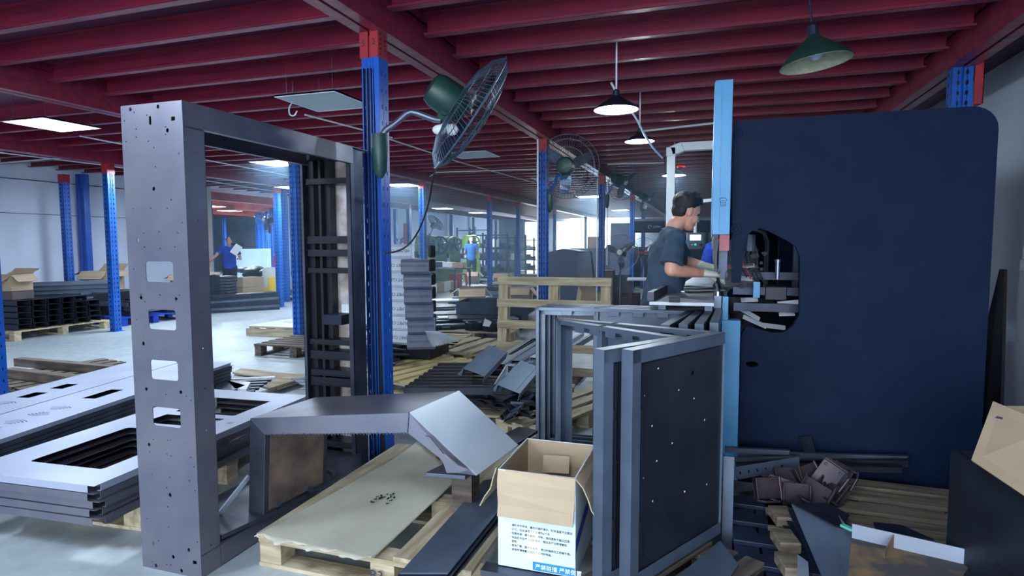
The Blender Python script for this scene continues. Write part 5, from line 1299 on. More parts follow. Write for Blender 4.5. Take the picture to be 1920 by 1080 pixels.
# white boards in the annex mouth
pw = P(485, 500, X=-13.6)
b = MB(); b.box(-.04, .04, -1.05, 1.05, 0, 1.15); o = b.build('white_board', FOAM, None, bevel=.004); o.location = (-13.9, 15.7, .12); o.rotation_euler = (0, 0, R(8)); tag(o, 'big blank white board standing in the mouth of the annex', 'board')
b = MB(); b.box(-.3, .3, -1, 1, 0, .118); o = b.build('timber_skid', WOOD, None); o.location = (-13.9, 15.7, .001); o.rotation_euler = (0, 0, R(8)); tag(o, 'low skid under the big white board', 'skid')
for k, (xx, yy, sx, sy, n) in enumerate(((-14.3, 13.0, .9, .7, 6), (-15.6, 17.6, 1.0, 1.2, 7), (-17.2, 20.0, 1.0, 1.4, 8), (-14.6, 19.2, .9, 1.2, 9), (-13.2, 13.0, .6, .5, 4))):
    for j in range(n):
        b = MB(); b.box(-sx/2, sx/2, -sy/2, sy/2, 0, .098); o = b.build('foam_sheet', FOAM if j % 3 else WCARD, None, bevel=.004); o.location = (xx+random.uniform(-.03, .03), yy+random.uniform(-.03, .03), .001+.1*j); tag(o, 'white foam slab in the annex pile '+('left of the woman', 'behind the big white board', 'deepest under the blue columns', 'right behind the white board', 'at the left edge of the gap')[k], 'foam slab', 'foam slabs pile '+('one', 'two', 'three', 'four', 'five')[k])
b = MB(); b.box(-.3, .3, -.25, .25, 0, 1.5); b.box(-.24, .24, -.26, -.25, .2, 1.4); o = b.build('metal_cabinet', SLATE, None, bevel=.01); o.location = (P(442, 450, Y=26.4).x, 26.4, .001); tag(o, 'tall grey cabinet against the far annex wall right of the woman', 'cabinet')
# yellow sack on pallet right of the two columns
x, y = at(560, 570)
pallet(x-.3, y+1.0, R(80), 'pallet with the yellow printed sack beside the blue column', 1.2, 1.0, .14, n=5, seed=41)
o = None; b = MB(); b.box(-.33, .33, -.33, .33, 0, .62); b.build('bulk_sack', mat('sack_cloth', (214, 222, 214), .8, bump=.4, bscale=6), None, bevel=.07); o = bpy.data.objects['bulk_sack']; o.location = (-10.75, 13.0, .19); o.rotation_euler = (0, 0, R(35)); tag(o, 'white bulk sack printed yellow between the blue columns', 'sack')
b = MB(); b.box(-.2, .0, -.3345, -.331, .12, .38); b.box(-.3, .3, -.3345, -.331, .02, .12); b.box(.3305, .334, -.25, .1, .05, .3); b.build('yellow_print', YELLOW, o)
b = MB(); b.box(-.5, .5, -.5, .5, 0, .188); s_ = b.build('timber_skid', WOODD, None); s_.location = (-10.75, 13.0, .001); s_.rotation_euler = (0, 0, R(35)); tag(s_, 'dark skid under the yellow printed bulk sack', 'skid')
b = MB(); b.tube([(0, 0, 0), (0, 0, .1), (0, 0, .28), (0, 0, .34)], [.05, .09, .08, .04], 14); o = b.build('pink_bottle', PINK, None, smooth=True); o.location = (-10.75, 13.0, .812); tag(o, 'pink plastic container on top of the yellow printed sack', 'container')
# sheet covered low pallet and grey slatted pallet
x, y = at(512, 632)
pallet(x+.1, y+.48, R(4), 'low solid-sided pallet with a flat pale sheet left of the blue column', 1.15, .9, .15, n=6, mats=(WOOD, WOODY), seed=43)
slab('flat_sheet', [(x-.5, y+.0), (x+.75, y+.05), (x+.85, y+1.0), (x-.4, y+.95)], .152, .006, BRIGHT, 'flat pale steel sheet lying on the low pallet left of the blue column', 'steel sheet')
slab('flat_sheet', [(x-.2, y+.5), (x+.95, y+.6), (x+1.0, y+1.2), (x-.0, y+1.15)], .160, .006, BRIGHT, 'second pale steel sheet, set back on the first one', 'steel sheet')
b = MB(); b.box(-.575, .575, -.01, .01, .004, .12); o = b.build('side_board', WOOD, None); o.location = (x+.1, y+.015, 0); o.rotation_euler = (0, 0, R(4)); tag(o, 'long side board along the front of the low pallet by the blue column', 'board')
pallet(-4.9, 6.55, R(2), 'weathered grey slatted pallet just left of the ribbed rear post', 1.15, .8, .15, n=6, mats=(WOODD, WOODDY), seed=47)
for k in range(6):
    b = MB(); b.cbox((0, 0, 0), (.5, .26, .02), (0, R(-4*k), R(10*k))); o = b.build('dark_offcut', (BLACK, WHITE, DARKB)[k % 3] if k != 5 else WHITE, None); o.location = (-4.62, 6.8, .18+.035*k); tag(o, ('lowest', 'second', 'third', 'fourth', 'fifth', 'topmost')[k]+' dark offcut in the small heap on the grey slatted pallet', 'offcut')
# ================================================================ centre: printed covers
def cover_mesh(L=.62, mirror=1):
    prof = [(0, 0), (.16, 0), (.20, .045), (.20, .13), (.165, .165), (.02, .165), (0, .15)]
    return prof
x0, y0 = at(770, 655)
pallet(x0+.1, y0+.1, R(8), 'pallet under the tall stack of printed covers right of the large blue column', 1.2, 1.0, .14, n=6, seed=51)
words_ = ['SMART CLEANER', 'HELMET CLEANER', 'HELMET CLEANER', 'HELMET CLEANER', 'SMART CLEANER', 'HELMET CLEANER']
COVER = mat('grey_coated_cover', (112, 120, 142), .45, 0, c2=(100, 108, 130), scale=4)
COVB = mat('silver_coated_cover', (200, 210, 224), .4, .1)
base = P(800, 640, D=6.6); 
def cover(label, loc, rz, m, inkm, word, group, flip, L=.46):
    t = thing('printed_cover', label, 'cover', loc, rz, group)
    prof = [(-.02, .012), (0, 0), (.0, .0), (.15, 0), (.185, .03), (.185, .125), (.15, .155), (-.02, .155), (-.02, .150), (.148, .150), (.180, .122), (.180, .033), (.148, .005), (-.02, .005)]
    prof = [(.185, .03), (.185, .125), (.15, .155), (-.02, .155), (-.02, .150), (.148, .150), (.180, .122), (.180, .033), (.148, .005), (-.02, .005), (-.02, 0), (.15, 0)]
    b = MB(); M = frame_m((-.24, 0, 0), (0, -1, 0), (0, 0, 1)); M = Matrix(((0, 0, 1, -.24), (-1, 0, 0, 0), (0, 1, 0, 0), (0, 0, 0, 1)))
    M[0][3] = -L/2; b.prism(prof, M, 0, L); b.build('cover_shell', m, t)
    b = MB(); Mt = frame_m((L/2-.02, -.1865, .10), (-1, 0, 0), (0, 0, -1)) if flip else frame_m((-.20, -.1865, .058), (1, 0, 0), (0, 0, 1))
    b.text(word, .048*L/.42, Mt, th=.0004); b.build('printed_name', inkm, t)
    return t
for k in range(7):
    z = .30+.158*k
    if k < 6: cover('dark grey printed cover by the large blue column, %s from the top' % ('sixth', 'fifth', 'fourth', 'third', 'second', 'first')[k], (P(791-1.6*k, 640, D=6.45).x, P(791, 640, D=6.45).y+.02*math.sin(k*2), z), R(24+3*math.sin(k)), COVER, INK if k % 2 else mat('slate_print', (50, 56, 80), .5), words_[k], None, True, .29)
    cover('bright silver printed cover behind the dark ones, %s from the top' % ('seventh', 'sixth', 'fifth', 'fourth', 'third', 'second', 'first')[k], (P(758, 640, D=6.75).x, P(758, 640, D=6.75).y+.02, z+.0), R(-4), COVB, INK, words_[k % 6] if k != 6 else 'HELMET CLEANER', None, True, .42)
b = MB(); b.box(-.32, .26, -.26, .25, 0, .155); o = b.build('carton_bale', BLACK, None, bevel=.01); q = P(775, 640, D=6.75); o.location = (q.x, q.y+.15, .142); tag(o, 'black packed base layer under the printed covers', 'bale')
for k in range(6):
    b = MB(); b.box(-.02, .02, -.07, .07, 0, .14); o = b.build('black_end_cap', PLB, None, bevel=.02); q = P(812, 640, D=6.95); o.location = (q.x+.0, q.y+.0, .46+.158*k); tag(o, 'black end cap behind the dark printed covers, one per layer', 'end cap', 'black end caps of the covers')
# heap of small dark parts and a fan of strips in front of the covers
rd = random.Random(8); q0 = P(752, 655, z=.2)
pallet(q0.x-.1, q0.y-.3, R(5), 'small pallet right of the large blue column under the heap of strips', .9, .7, .12, n=5, mats=(WOOD, WOODY), seed=53)
for k in range(30):
    b = MB(); b.cbox((0, 0, 0), (rd.uniform(.3, .7), .05, .012), (0, rd.uniform(-.1, .1), rd.uniform(-.5, .5))); o = b.build('dark_strip', BLACK if k % 4 else SLATE, None); o.location = (q0.x-.1+rd.uniform(-.15, .15), q0.y-.3+rd.uniform(-.25, .25), .13+.012*(k//2)+.003*(k % 2)); tag(o, 'dark strip in the tangled heap right of the large blue column', 'steel strip', 'dark strips of the tangled heap')
for k in range(14):
    a = P(800, 622, D=6.1); c = P(812+2.0*k, 650-.8*k, D=6.0); b = MB(); b.bar((0, 0, 0), c-a, .05, .003, up=(1, 0, .3)); o = b.build('bright_strip', BRIGHT, None); o.location = a+Vector((.008*k, .004*k, 0)); tag(o, 'thin bright strip in the splayed bundle right of the strip heap', 'steel strip', 'splayed bright strips')
plate3('paper_sheet', [P(768, 655, z=.19), P(790, 646, z=.19), P(806, 661, z=.19)], .002, WHITE, 'white triangular sheet on the dark boards beside the blue column', 'sheet')
slab('dark_board', pxz([(731, 645), (768, 650), (806, 662), (800, 672), (731, 662)], .15), .15, .02, PANEL, 'dark flat board below the white triangular sheet', 'board')
b = MB(); b.box(-.25, .1, -.12, .1, 0, .148); o = b.build('black_box', BLACK, None); q = P(755, 668, z=.1); o.location = (q.x, q.y, .001); tag(o, 'black box under the dark board beside the blue column', 'box')
# light yellow pallet, black corrugated profiles
q = P(800, 695, z=.12); pallet(q.x-.02, q.y+.1, R(72), 'clean yellow pallet right of the large blue column', 1.25, 1.0, .13, n=6, mats=(mat('new_pallet_wood', (214, 196, 140), .8, c2=(186, 166, 112), scale=3, bump=.3, stretch=(1, 9, 9)), WOODY), seed=57)
q = P(910, 650, z=.14); pallet(q.x, q.y+.1, R(84), 'pale slatted pallet lying bare in the middle of the floor', 1.1, 1.05, .14, n=5, bw=.15, seed=59)
BRN = mat('dark_brown_coated_steel', (52, 48, 58), .42, .3, c2=(42, 40, 52), scale=3)
STK = P(850, 735, z=.3)
q = P(860, 760, z=.05)
pallet(-1.72, 4.62, R(8), 'pallet under the long black profiles and loose bright channels', 1.35, 1.1, .14, n=6, seed=61)
def channel(L, w, h, th=.003, lip=0):
    b = MB(); b.box(0, L, 0, w, h-th, h); b.box(0, L, 0, th, 0, h); b.box(0, L, w-th, w, 0, h)
    b.box(0, L, w*.45, w*.55, h, h+.006)
    return b
for k in range(8):
    a, c = P(755+6*k, 733-8*k if k else 736, z=.40), P(932-0*k, 736-7.2*k, z=.40)
    a = P(757+9*k, 727-6.2*k, z=.42); c = P(925 if k < 1 else 885+0*k, 727-6.2*k, z=.42)
    L = (c-a).length; o = channel(L, .085, .05).build('dark_profile', BRN if k else PANEL, None, bevel=.001); o.location = (a.x, a.y, .37); o.rotation_euler = (0, 0, math.atan2(c.y-a.y, c.x-a.x))
    tag(o, 'foremost long dark profile with a grey side, right of the large blue column' if k == 0 else 'dark brown long profile lying side by side behind the foremost one', 'steel profile', None if k == 0 else 'side by side dark profiles')
for k in range(6):
    for j in range(2):
        L = .85; o = channel(L, .16, .035).build('dark_profile', BLACK, None); o.location = (-2.12+.012*k, 4.22+.35*j, .142+.037*k); o.rotation_euler = (0, 0, R(4)); tag(o, 'black profile in the tiers under the side by side dark profiles', 'steel profile', 'black profiles of the lower tiers')
# loose bright channels
def chan_from(pa, pb, w, up, label, m=SLATE, group=None, h=.06, cat='steel channel'):
    pa, pb = Vector(pa), Vector(pb); d = pb-pa; L = d.length; d.normalize(); u = Vector(up); u = (u-d*u.dot(d)).normalized(); s_ = u.cross(d)
    b = MB(); b.box(0, L, 0, w, -.003, 0); b.box(0, L, 0, .003, -h, 0); b.box(0, L, w-.003, w, -h, 0); b.box(0, L, w-.003, w+.03, -h, -h+.003); b.box(0, L, w*.2, w*.2+.003, 0, .004)
    b.cyl((L*.08, w*.8, 0), (L*.08, w*.8, .001), .006, 8); b.cyl((L*.92, w*.8, 0), (L*.92, w*.8, .001), .006, 8)
    M = Matrix((d, s_, u)).transposed().to_4x4(); o = b.build('bent_channel', m, None, bevel=.001); M.translation = pa; o.matrix_world = M
    return tag(o, label, cat, group)
chan_from(P(909, 705, D=4.3), P(952, 660, D=4.9), .17, (.35, -.5, 1), 'bright bent channel leaning highest on the steel pile at centre', MIDS)
chan_from(P(975, 738, D=4.1), P(1015, 690, D=4.6), .17, (.35, -.5, 1), 'bright bent channel leaning nearest the thin upright frame legs', MIDS)
rd = random.Random(15)
for k in range(9):
    o_ = k % 5; a = P(930+17*k-(90 if k > 6 else 0), 688-3*k, z=.38); c = P(1000+19*k-(90 if k > 6 else 0), 640-3*k, z=.38)
    chan_from((a.x, a.y, .36+.03*(k % 2)), (c.x, c.y, .36+.03*(k % 2)), .11, (0, 0, 1), 'blue-grey channel lying lengthwise behind the leaning bright channels', (MIDS, BRIGHT, COVB)[k % 3], 'lengthwise channels behind the pile')
for k in range(9):
    a = P(965+4.5*k, 772-4*k, z=.28); c = P(1008+3*k, 710+1*k, z=.28)
    chan_from((a.x, a.y, .24+.004*k), (c.x, c.y, .24+.004*k), .02, (.8, -.2, .4), 'thin folded channel in the ribbed bundle by the pallet edge at centre', (DARKB, SLATE)[k % 2], 'ribbed bundle of thin channels', h=.09)
rd = random.Random(16)
for k in range(22):
    p = P(rd.uniform(900, 1030), rd.uniform(705, 770), z=.24); b = MB(); b.cbox((0, 0, 0), (rd.uniform(.1, .3), .05, .004), (rd.uniform(-.5, .5), rd.uniform(-.5, .5), rd.uniform(-1, 1))); b.cbox((0, .02, .01), (.1, .004, .03)) ; o = b.build('steel_bracket', (BLACK, PANEL, SLATE, BLACK)[k % 4], None); o.location = (p.x, p.y, .17+.006*k); tag(o, 'small dark bent bracket in the loose heap under the leaning channels', 'bracket', 'loose brackets under the channels')
plate3('galvanized_bracket', [P(925, 722, z=.38), P(948, 685, z=.38), P(950, 722, z=.30), P(938, 735, z=.30)], .02, BRIGHT, 'shiny galvanized bracket between the two leaning channels', 'bracket')
pallet(-1.02, 4.55, R(68), 'pale pallet whose long edge shows right of the steel pile', 1.3, .42, .14, n=3, seed=63)
# pallet standing on edge
t = pallet(-2.15, 6.9, 0, 'pale slatted pallet standing upright behind the thin frame legs', 1.2, 1.0, .14, n=5, bw=.085, seed=67, tilt=(R(84), 0, R(2)))
t.location = (P(1040, 600, D=6.3).x, P(1040, 600, D=6.3).y, .55)
b = MB(); b.box(-.3, .3, -.5, .3, 0, .045); o = b.build('timber_skid', WOODD, None); o.location = (t.location.x, t.location.y, .0); tag(o, 'low dark timber under the upright pallet', 'skid')
# flat panels all over the middle floor
rd = random.Random(33)
for i, (px_, py_, L, w, a, n) in enumerate(((800, 590, 1.6, .5, 30, 3), (845, 578, 1.5, .5, 34, 4), (880, 592, 1.3, .5, 30, 2), (822, 608, 1.8, .35, 38, 3), (905, 603, .9, .45, 32, 5), (920, 582, 1.2, .5, 20, 3), (865, 563, 1.4, .5, 25, 2), (900, 560, 1.2, .5, 12, 3), (850, 610, .8, .4, 30, 3), (760, 610, 1.3, .4, 20, 3))):
    pp = P(px_, py_, z=.16)
    if i in (0, 3, 5, 7): pallet(pp.x, pp.y, R(a), 'pallet %s under flat dark panels mid floor' % ('left of the cartons', 'near the covers', 'by the upright pallet', 'by the thin column')[(0, 3, 5, 7).index(i)], 1.3, .9, .13, n=5, seed=70+i, mats=(WOODD, WOODDY))
    for k in range(n):
        b = MB(); b.box(-L/2, L/2, -w/2, w/2, 0, .022); o = b.build('coated_sheet', (PANEL, DARKB, SLATE, BRIGHT)[(i+k) % 4], None, bevel=.002); o.location = (pp.x+rd.uniform(-.1, .1), pp.y+rd.uniform(-.1, .1), .132+.024*k); o.rotation_euler = (0, 0, R(a)+rd.uniform(-.12, .12))
        tag(o, 'flat coated panel lying in the low heaps on the middle floor', 'panel', 'flat panels on the middle floor')
# dark blue open boxes
q = P(905, 600, z=.14); b = MB()
for s in ((-.6, .6, -.35, -.34), (-.6, .6, .34, .35), (-.6, -.59, -.34, .34), (.59, .6, -.34, .34)): b.box(s[0], s[1], s[2], s[3], 0, .2)
b.box(-.59, .59, -.34, .34, 0, .01); o = b.build('steel_box', DARKB, None); o.location = (q.x+.15, q.y+.25, .25); o.rotation_euler = (0, 0, R(6)); tag(o, 'open dark blue steel box behind the two black coils', 'box')
b = MB(); b.box(-.55, .5, -.3, .3, 0, .245); o = b.build('support_bale', BLACK, None); o.location = (q.x+.15, q.y+.25, .001); o.rotation_euler = (0, 0, R(6)); tag(o, 'black packed block under the open dark blue box', 'bale')
qc = P(912, 622, z=.1); pallet(qc.x-.15, qc.y+.0, R(3), 'pallet holding the two black coils at centre', 1.2, .5, .13, n=4, seed=81)
for i, px_ in enumerate((894, 930)):
    pc_ = P(px_, 617, z=.13); b = MB()
    for k in range(3):
        b.tube([((.115-.0*k)*math.cos(2*PI*j/28), (.115-.0*k)*math.sin(2*PI*j/28), .022+.04*k) for j in range(28)], .02, 6, closed=True)
    for j in range(28): b.cbox((.135*math.cos(2*PI*j/28), .135*math.sin(2*PI*j/28), .06), (.012, .008, .11), (0, 0, 2*PI*j/28))
    o = b.build('chain_coil', BLACK, None); o.location = (pc_.x, qc.y-.08, .132); tag(o, ('left', 'right')[i]+' one of two black toothed coils on the small pallet at centre', 'coil')
plate3('paper_sheet', [P(905, 611, D=6.9), P(909, 597, D=7.1), P(922, 604, D=7.1), P(917, 613, D=6.9)], .002, WHITE, 'white folded paper between the two black coils', 'paper')
# cartons
for i, (px_, py_, s, a, hh, D, lb) in enumerate(((888, 532, .36, 12, .42, 0, 'open brown carton, the rear one behind the thin blue column at left'), (886, 565, .50, 20, .30, 0, 'open brown carton with spread flaps on the dark panels at centre'), (942, 536, .45, 5, .42, 0, 'open brown carton between the two thin blue columns'), (975, 568, .50, 8, .36, 0, 'open brown carton behind the upright pallet'))):
    p = P(px_, py_, z=.2); zz = .001 if i != 1 else .17
    if i != 1: p = P(px_, py_, z=0)
    carton('open_carton', lb, p.x, p.y, zz, s*1.1, s*.9, hh, R(a), (1, 1, 1, 1), CARD, (-40, -50, -10, -30), fl=.22)
p = P(886, 565, z=.2); b = MB(); b.box(-.26, .26, -.2, .2, 0, .165); o = b.build('support_bale', BLACK, None); o.location = (p.x, p.y, .001); o.rotation_euler = (0, 0, R(20)); tag(o, 'black packed block under the carton with spread flaps', 'bale')

# ================================================================ far left: punch presses, shelves
def punch_press(px_, D, label, rz=0, s=1.0, g=GREEN, spokes=5):
    p = P(px_, 500, D=D); t = thing('punch_press', label, 'punch press', (p.x, p.y, 0), rz)
    b = MB(); b.box(-.22*s, .22*s, -.2*s, .3*s, 0, .75*s); b.build('base', g, t, bevel=.02)
    b = MB(); M = frame_m((0, 0, 0), (0, 1, 0), (0, 0, 1))
    b.prism([(.45*s, .7*s), (.5*s, 1.0*s), (.4*s, 1.5*s), (.15*s, 1.8*s), (-.35*s, 1.8*s), (-.45*s, 1.5*s), (-.42*s, 1.2*s), (0, 1.15*s), (.05*s, .9*s), (-.3*s, .85*s), (-.3*s, .7*s)], Matrix.Translation((-.13*s, 0, 0)) @ Matrix.Diagonal((1, .62, .92, 1)) @ M, 0, .26*s); b.build('frame', g, t, bevel=.02)
    b = MB(); b.box(-.08*s, .08*s, -.30*s, -.12*s, .95*s, 1.2*s); b.build('slide', BLACK, t)
    b = MB(); R_ = .26*s; c = Vector((.17*s, .0, 1.38*s))
    for k in range(32):
        a0, a1 = 2*PI*k/32, 2*PI*(k+1)/32
    b.tube([c+Vector((.06*s, R_*math.cos(2*PI*k/36), R_*math.sin(2*PI*k/36))) for k in range(36)], .035*s, 8, closed=True)
    b.build('flywheel_rim', g if spokes == 5 else BLACK, t, smooth=True)
    for k in range(spokes):
        a = 2*PI*k/spokes+.3; b = MB(); b.bar(c+Vector((.06*s, 0, 0)), c+Vector((.06*s, R_*math.cos(a), R_*math.sin(a))), .05*s, .04*s); b.build('flywheel_spoke', BLACK, t)
    b = MB(); b.cyl(c+Vector((-.1*s, 0, 0)), c+Vector((.12*s, 0, 0)), .06*s, 14); b.build('hub', BLACK, t)
    return t
punch_press(797, 17.6, 'first green punch press with half hidden flywheel, between two blue columns', R(-38))
punch_press(819, 18.9, 'second punch press with dark flywheel right of the blue column', R(-38), 1, GREEN, 6)
punch_press(846, 20.2, 'third green punch press with open spoked flywheel', R(-38))
punch_press(882, 23.0, 'light green punch press in front of the man in blue', R(-38), 1.05, mat('bright_green_paint', (130, 175, 60), .45))
for k, (px_, py_) in enumerate(((853, 500), (866, 500))):
    p = P(px_, py_+4, D=19.5); t = thing('plastic_stool', ('left', 'right')[k]+' one of two red plastic stools by the man in blue', 'stool', (p.x, p.y, 0), R(20))
    b = MB(); b.box(-.15, .15, -.15, .15, .42, .46); b.build('seat', REDP, t, bevel=.02)
    for sx in (-1, 1):
        for sy in (-1, 1): b = MB(); b.bar((sx*.17, sy*.17, 0), (sx*.12, sy*.12, .43), .05, .05); b.build('leg', REDP, t)
# work table among the presses
p = P(824, 470, D=16.6); t = thing('work_table', 'long steel table with small parts in front of the punch presses', 'table', (p.x, p.y, 0), R(-30))
b = MB(); b.box(-1.1, 1.1, -.3, .3, .74, .78); b.build('table_top', STEEL, t)
for sx in (-1, 1):
    for sy in (-1, 1): b = MB(); b.box(sx*1.03-.02, sx*1.03+.02, sy*.25-.02, sy*.25+.02, 0, .74); b.build('leg', STEELD, t)
for k in range(5):
    b = MB(); b.box(-.15, .15, -.12, .12, 0, .14); o = b.build('parts_box', (REDP, CARD, BLACK, WHITE, CARD)[k], None, bevel=.01); q = Matrix.Rotation(R(-30), 4, 'Z') @ Vector((-.9+.45*k, 0, 0)); o.location = (p.x+q.x, p.y+q.y, .781); tag(o, ('red', 'brown', 'black', 'white', 'pale brown')[k]+' small box on the table before the presses', 'box')
for k in range(7):
    b = MB(); b.box(-.22, .22, -.2, .2, 0, .28); p = P(745+17*k if k < 3 else 800+14*(k-3), 512, D=16+.4*k); o = b.build('parts_carton', (CARD, WHITE, CARD, FOAM)[k % 4], None, bevel=.01); o.location = (p.x, p.y, .001); o.rotation_euler = (0, 0, .3*k); tag(o, ('brown', 'white', 'tan', 'pale foam')[k % 4]+' carton on the floor before the presses, number %s from the left' % ('one', 'two', 'three', 'four', 'five', 'six', 'seven')[k], 'carton')
slab('bent_sheet', pxz([(838, 513), (872, 509), (905, 513), (855, 521)], .1), .06, .03, BRIGHT, 'wide pale sheet on the far floor below the red stools', 'steel sheet')
slab('floor_tiles', pxz([(825, 521), (930, 510), (935, 514), (830, 526)], .05), .002, .055, WOODD, 'row of low dark parts on the far floor behind the cartons', 'parts row')
# steel shelves
def shelf_unit(px_, D, label, w=1.8, h=1.9, n=4, rz=0, seed=1, m=DARKB):
    p = P(px_, 500, D=D); t = thing('tool_shelf', label, 'shelf', (p.x, p.y, 0), rz); rd = random.Random(seed)
    for sx in (-1, 1):
        for sy in (-1, 1): b = MB(); b.box(sx*w/2-.03, sx*w/2+.03, sy*.3-.03, sy*.3+.03, 0, h); b.build('upright', m, t)
    zs = [.25+(h-.35)*k/(n-1) for k in range(n)]
    for z in zs: b = MB(); b.box(-w/2, w/2, -.3, .3, z-.04, z); b.build('shelf_board', m, t)
    c, s_ = math.cos(rz), math.sin(rz)
    for z in zs[:-1]:
        for k in range(5):
            hh = rd.uniform(.12, .32); x = -w/2+.25+k*(w-.5)/4; b = MB(); b.box(-.09, .09, -.12, .12, 0, hh); o = b.build('die_block', (STEEL, BLACK, WHITE, SLATE, CARD)[rd.randrange(5)], None, bevel=.01)
            o.location = (p.x+c*x+s_*.12, p.y+s_*x-c*.12, z+.001); o.rotation_euler = (0, 0, rz+rd.uniform(-.2, .2)); tag(o, 'small tool block standing on the '+label.split(' shelf')[0]+' shelf', 'tool block', 'tool blocks on the '+label.split(' shelf')[0]+' shelf')
    return t
shelf_unit(886, 25.0, 'tall dark tool shelf behind the man in blue', 1.6, 2.1, 4, R(-40), 1)
shelf_unit(917, 25.5, 'middle tool shelf right of the man in blue', 1.8, 1.9, 4, R(-35), 2)
shelf_unit(948, 26.0, 'right-hand tool shelf left of the plain blue column', 1.9, 1.8, 4, R(-30), 3)
shelf_unit(985, 28.0, 'pale far tool shelf beside the bright left opening', 1.6, 1.7, 4, R(-25), 4, SLATE)
rd = random.Random(77)
for k in range(16):
    px_ = 885+14*k+rd.uniform(-4, 4); D = rd.uniform(15, 22); p = P(px_, 500, D=D)
    if 1000 < px_ < 1030 or px_ > 1120: continue
    n = 1+k % 3
    for j in range(n):
        b = MB(); b.box(-.55, .55, -.4, .4, 0, .10); o = b.build('panel_stack', (DARKB, SLATE, PANEL)[j % 3], None, bevel=.005); o.location = (p.x, p.y, .001+.105*j); o.rotation_euler = (0, 0, rd.uniform(-.5, .5)); tag(o, 'low bundle of dark flat parts scattered over the far floor towards the door', 'bundle', 'dark bundles on the far floor')

# ================================================================ right background behind the frames
p = P(1068, 500, D=13.5); t = thing('covered_machine', 'large machine under grey-blue sheet in front of the bright door', 'machine', (p.x, p.y, 0))
b = MB(); b.prism([(-.55, 0), (-.5, 1.2), (-.1, 1.3), (.3, 1.25), (.45, .7), (.5, 0)], frame_m((0, 0, 0), (1, 0, 0), (0, 0, 1)), -.35, .35); b.build('cover_sheet', mat('dusty_blue_cover', (70, 84, 110), .6), t, bevel=.03)
b = MB(); b.prism([(.1, .1), (.2, 1.2), (.45, 1.25), (.6, .1)], frame_m((.1, -.37, 0), (1, 0, 0), (0, 0, 1)), -.1, .1); b.build('hanging_film', SLATE, t)
p = P(1166, 490, D=19); b = MB(); b.box(-.32, .32, -.3, .3, 0, 2.05); b.box(-.005, .005, -.302, -.3, .1, 1.95); o = b.build('metal_cabinet', mat('lilac_grey_paint', (120, 130, 165), .5), None, bevel=.01); o.location = (p.x, p.y, .001); tag(o, 'tall lilac-grey cabinet behind the standing fan', 'cabinet')
p = P(1117, 455, D=22); b = MB(); b.box(-.28, .28, -.2, .2, 0, .42)
for k in range(5): b.box(-.27+.11*k, -.26+.11*k, -.21, -.2, .02, .4)
o = b.build('striped_carton', mat('orange_white_card', (236, 190, 150), .6), None); o.location = (p.x, p.y, 1.252); tag(o, 'orange and white striped block left of the column by the door', 'block')
b = MB(); b.box(-.9, .9, -.35, .35, 0, 1.25); o = b.build('machine_cabinet', SLATE, None, bevel=.02); o.location = (p.x, p.y, .001); tag(o, 'blue-grey machine cabinet under the orange striped block', 'cabinet')
p = P(1160, 530, D=13.2)
for k in range(4):
    b = MB(); b.box(-.2, .2, -.15, .15, 0, .10); b.box(-.2, .2, -.152, -.15, .03, .06); o = b.build('parts_crate', SLATE, None, bevel=.008); o.location = (p.x, p.y+.4, .30+.105*k); tag(o, 'grey stacked crate left of the stool, %s from bottom' % ('first', 'second', 'third', 'fourth')[k], 'crate')
b = MB(); b.box(-.4, .4, -.3, .3, 0, .298); o = b.build('timber_skid', WOODD, None); o.location = (p.x, p.y+.4, .001); tag(o, 'dark timber stand under the grey stacked crates', 'skid')
b = MB(); b.cbox((0, 0, .25), (.5, .4, .45), (.25, .1, .4)); o = b.build('brown_carton', CARD, None); p = P(1108, 520, D=11.8); o.location = (p.x, p.y, .03); tag(o, 'tipped brown carton left of the column by the fan', 'carton')
p = P(1150, 525, D=12.6); b = MB(); b.box(-.12, .12, -.12, .12, 0, .85); o = b.build('brown_case', mat('brown_case_paint', (92, 72, 76), .6), None, bevel=.01); o.location = (p.x-.1, p.y, .001); tag(o, 'narrow brown case behind the standing fan pole', 'case')
# stool table beside worker
p = P(1197, 522, D=9.0); t = thing('wooden_stool', 'small white topped wooden stool table behind the worker in charcoal', 'stool', (p.x+.03, p.y, 0), R(5)); zt_ = P(1197, 521, D=9.0).z
b = MB(); b.box(-.19, .19, -.16, .16, zt_-.03, zt_); b.build('seat', WHITE, t)
for sx in (-1, 1):
    for sy in (-1, 1): b = MB(); b.box(sx*.14-.02, sx*.14+.02, sy*.12-.02, sy*.12+.02, 0, zt_-.03); b.build('leg', WOODD, t)
b = MB(); b.box(-.14, .14, -.13, -.11, .25, .29); b.box(-.14, .14, .11, .13, .25, .29); b.build('stretcher', WOODD, t)
# far machines right
p = P(1230, 450, D=20); b = MB(); b.box(-1.4, 1.4, -.3, .3, 0, 1.3); o = b.build('dark_machine', NAVY, None, bevel=.02); o.location = (p.x+.6, p.y, .001); tag(o, 'long dark navy machine behind the worker in charcoal', 'machine')
p2 = P(1262, 425, D=18.5); t = thing('machine_sign', 'dark blue beam with a pale round mark over the far machine', 'sign', (p2.x, p2.y, p2.z))
b = MB(); b.box(-1.3, 1.1, -.05, .05, -.18, .18); b.build('sign_board', NAVY, t)
b = MB(); b.tube([(-.70+.05*math.cos(2*PI*k/16), -.053, .05*math.sin(2*PI*k/16)) for k in range(13)], .010, 5); b.text('SSMM', .09, frame_m((-.6, -.053, -.035), (1, 0, 0), (0, 0, 1)), th=.002); b.build('sign_lettering', WINK, t)
b = MB(); b.box(-1.3, 1.1, -.06, .04, .18, .26); b.build('top_strip', SLATE, t)
for sx in (-1.2, 1.0): b = MB(); b.box(sx-.04, sx+.04, .05, .12, -p2.z, .2); b.build('post', NAVY, t)
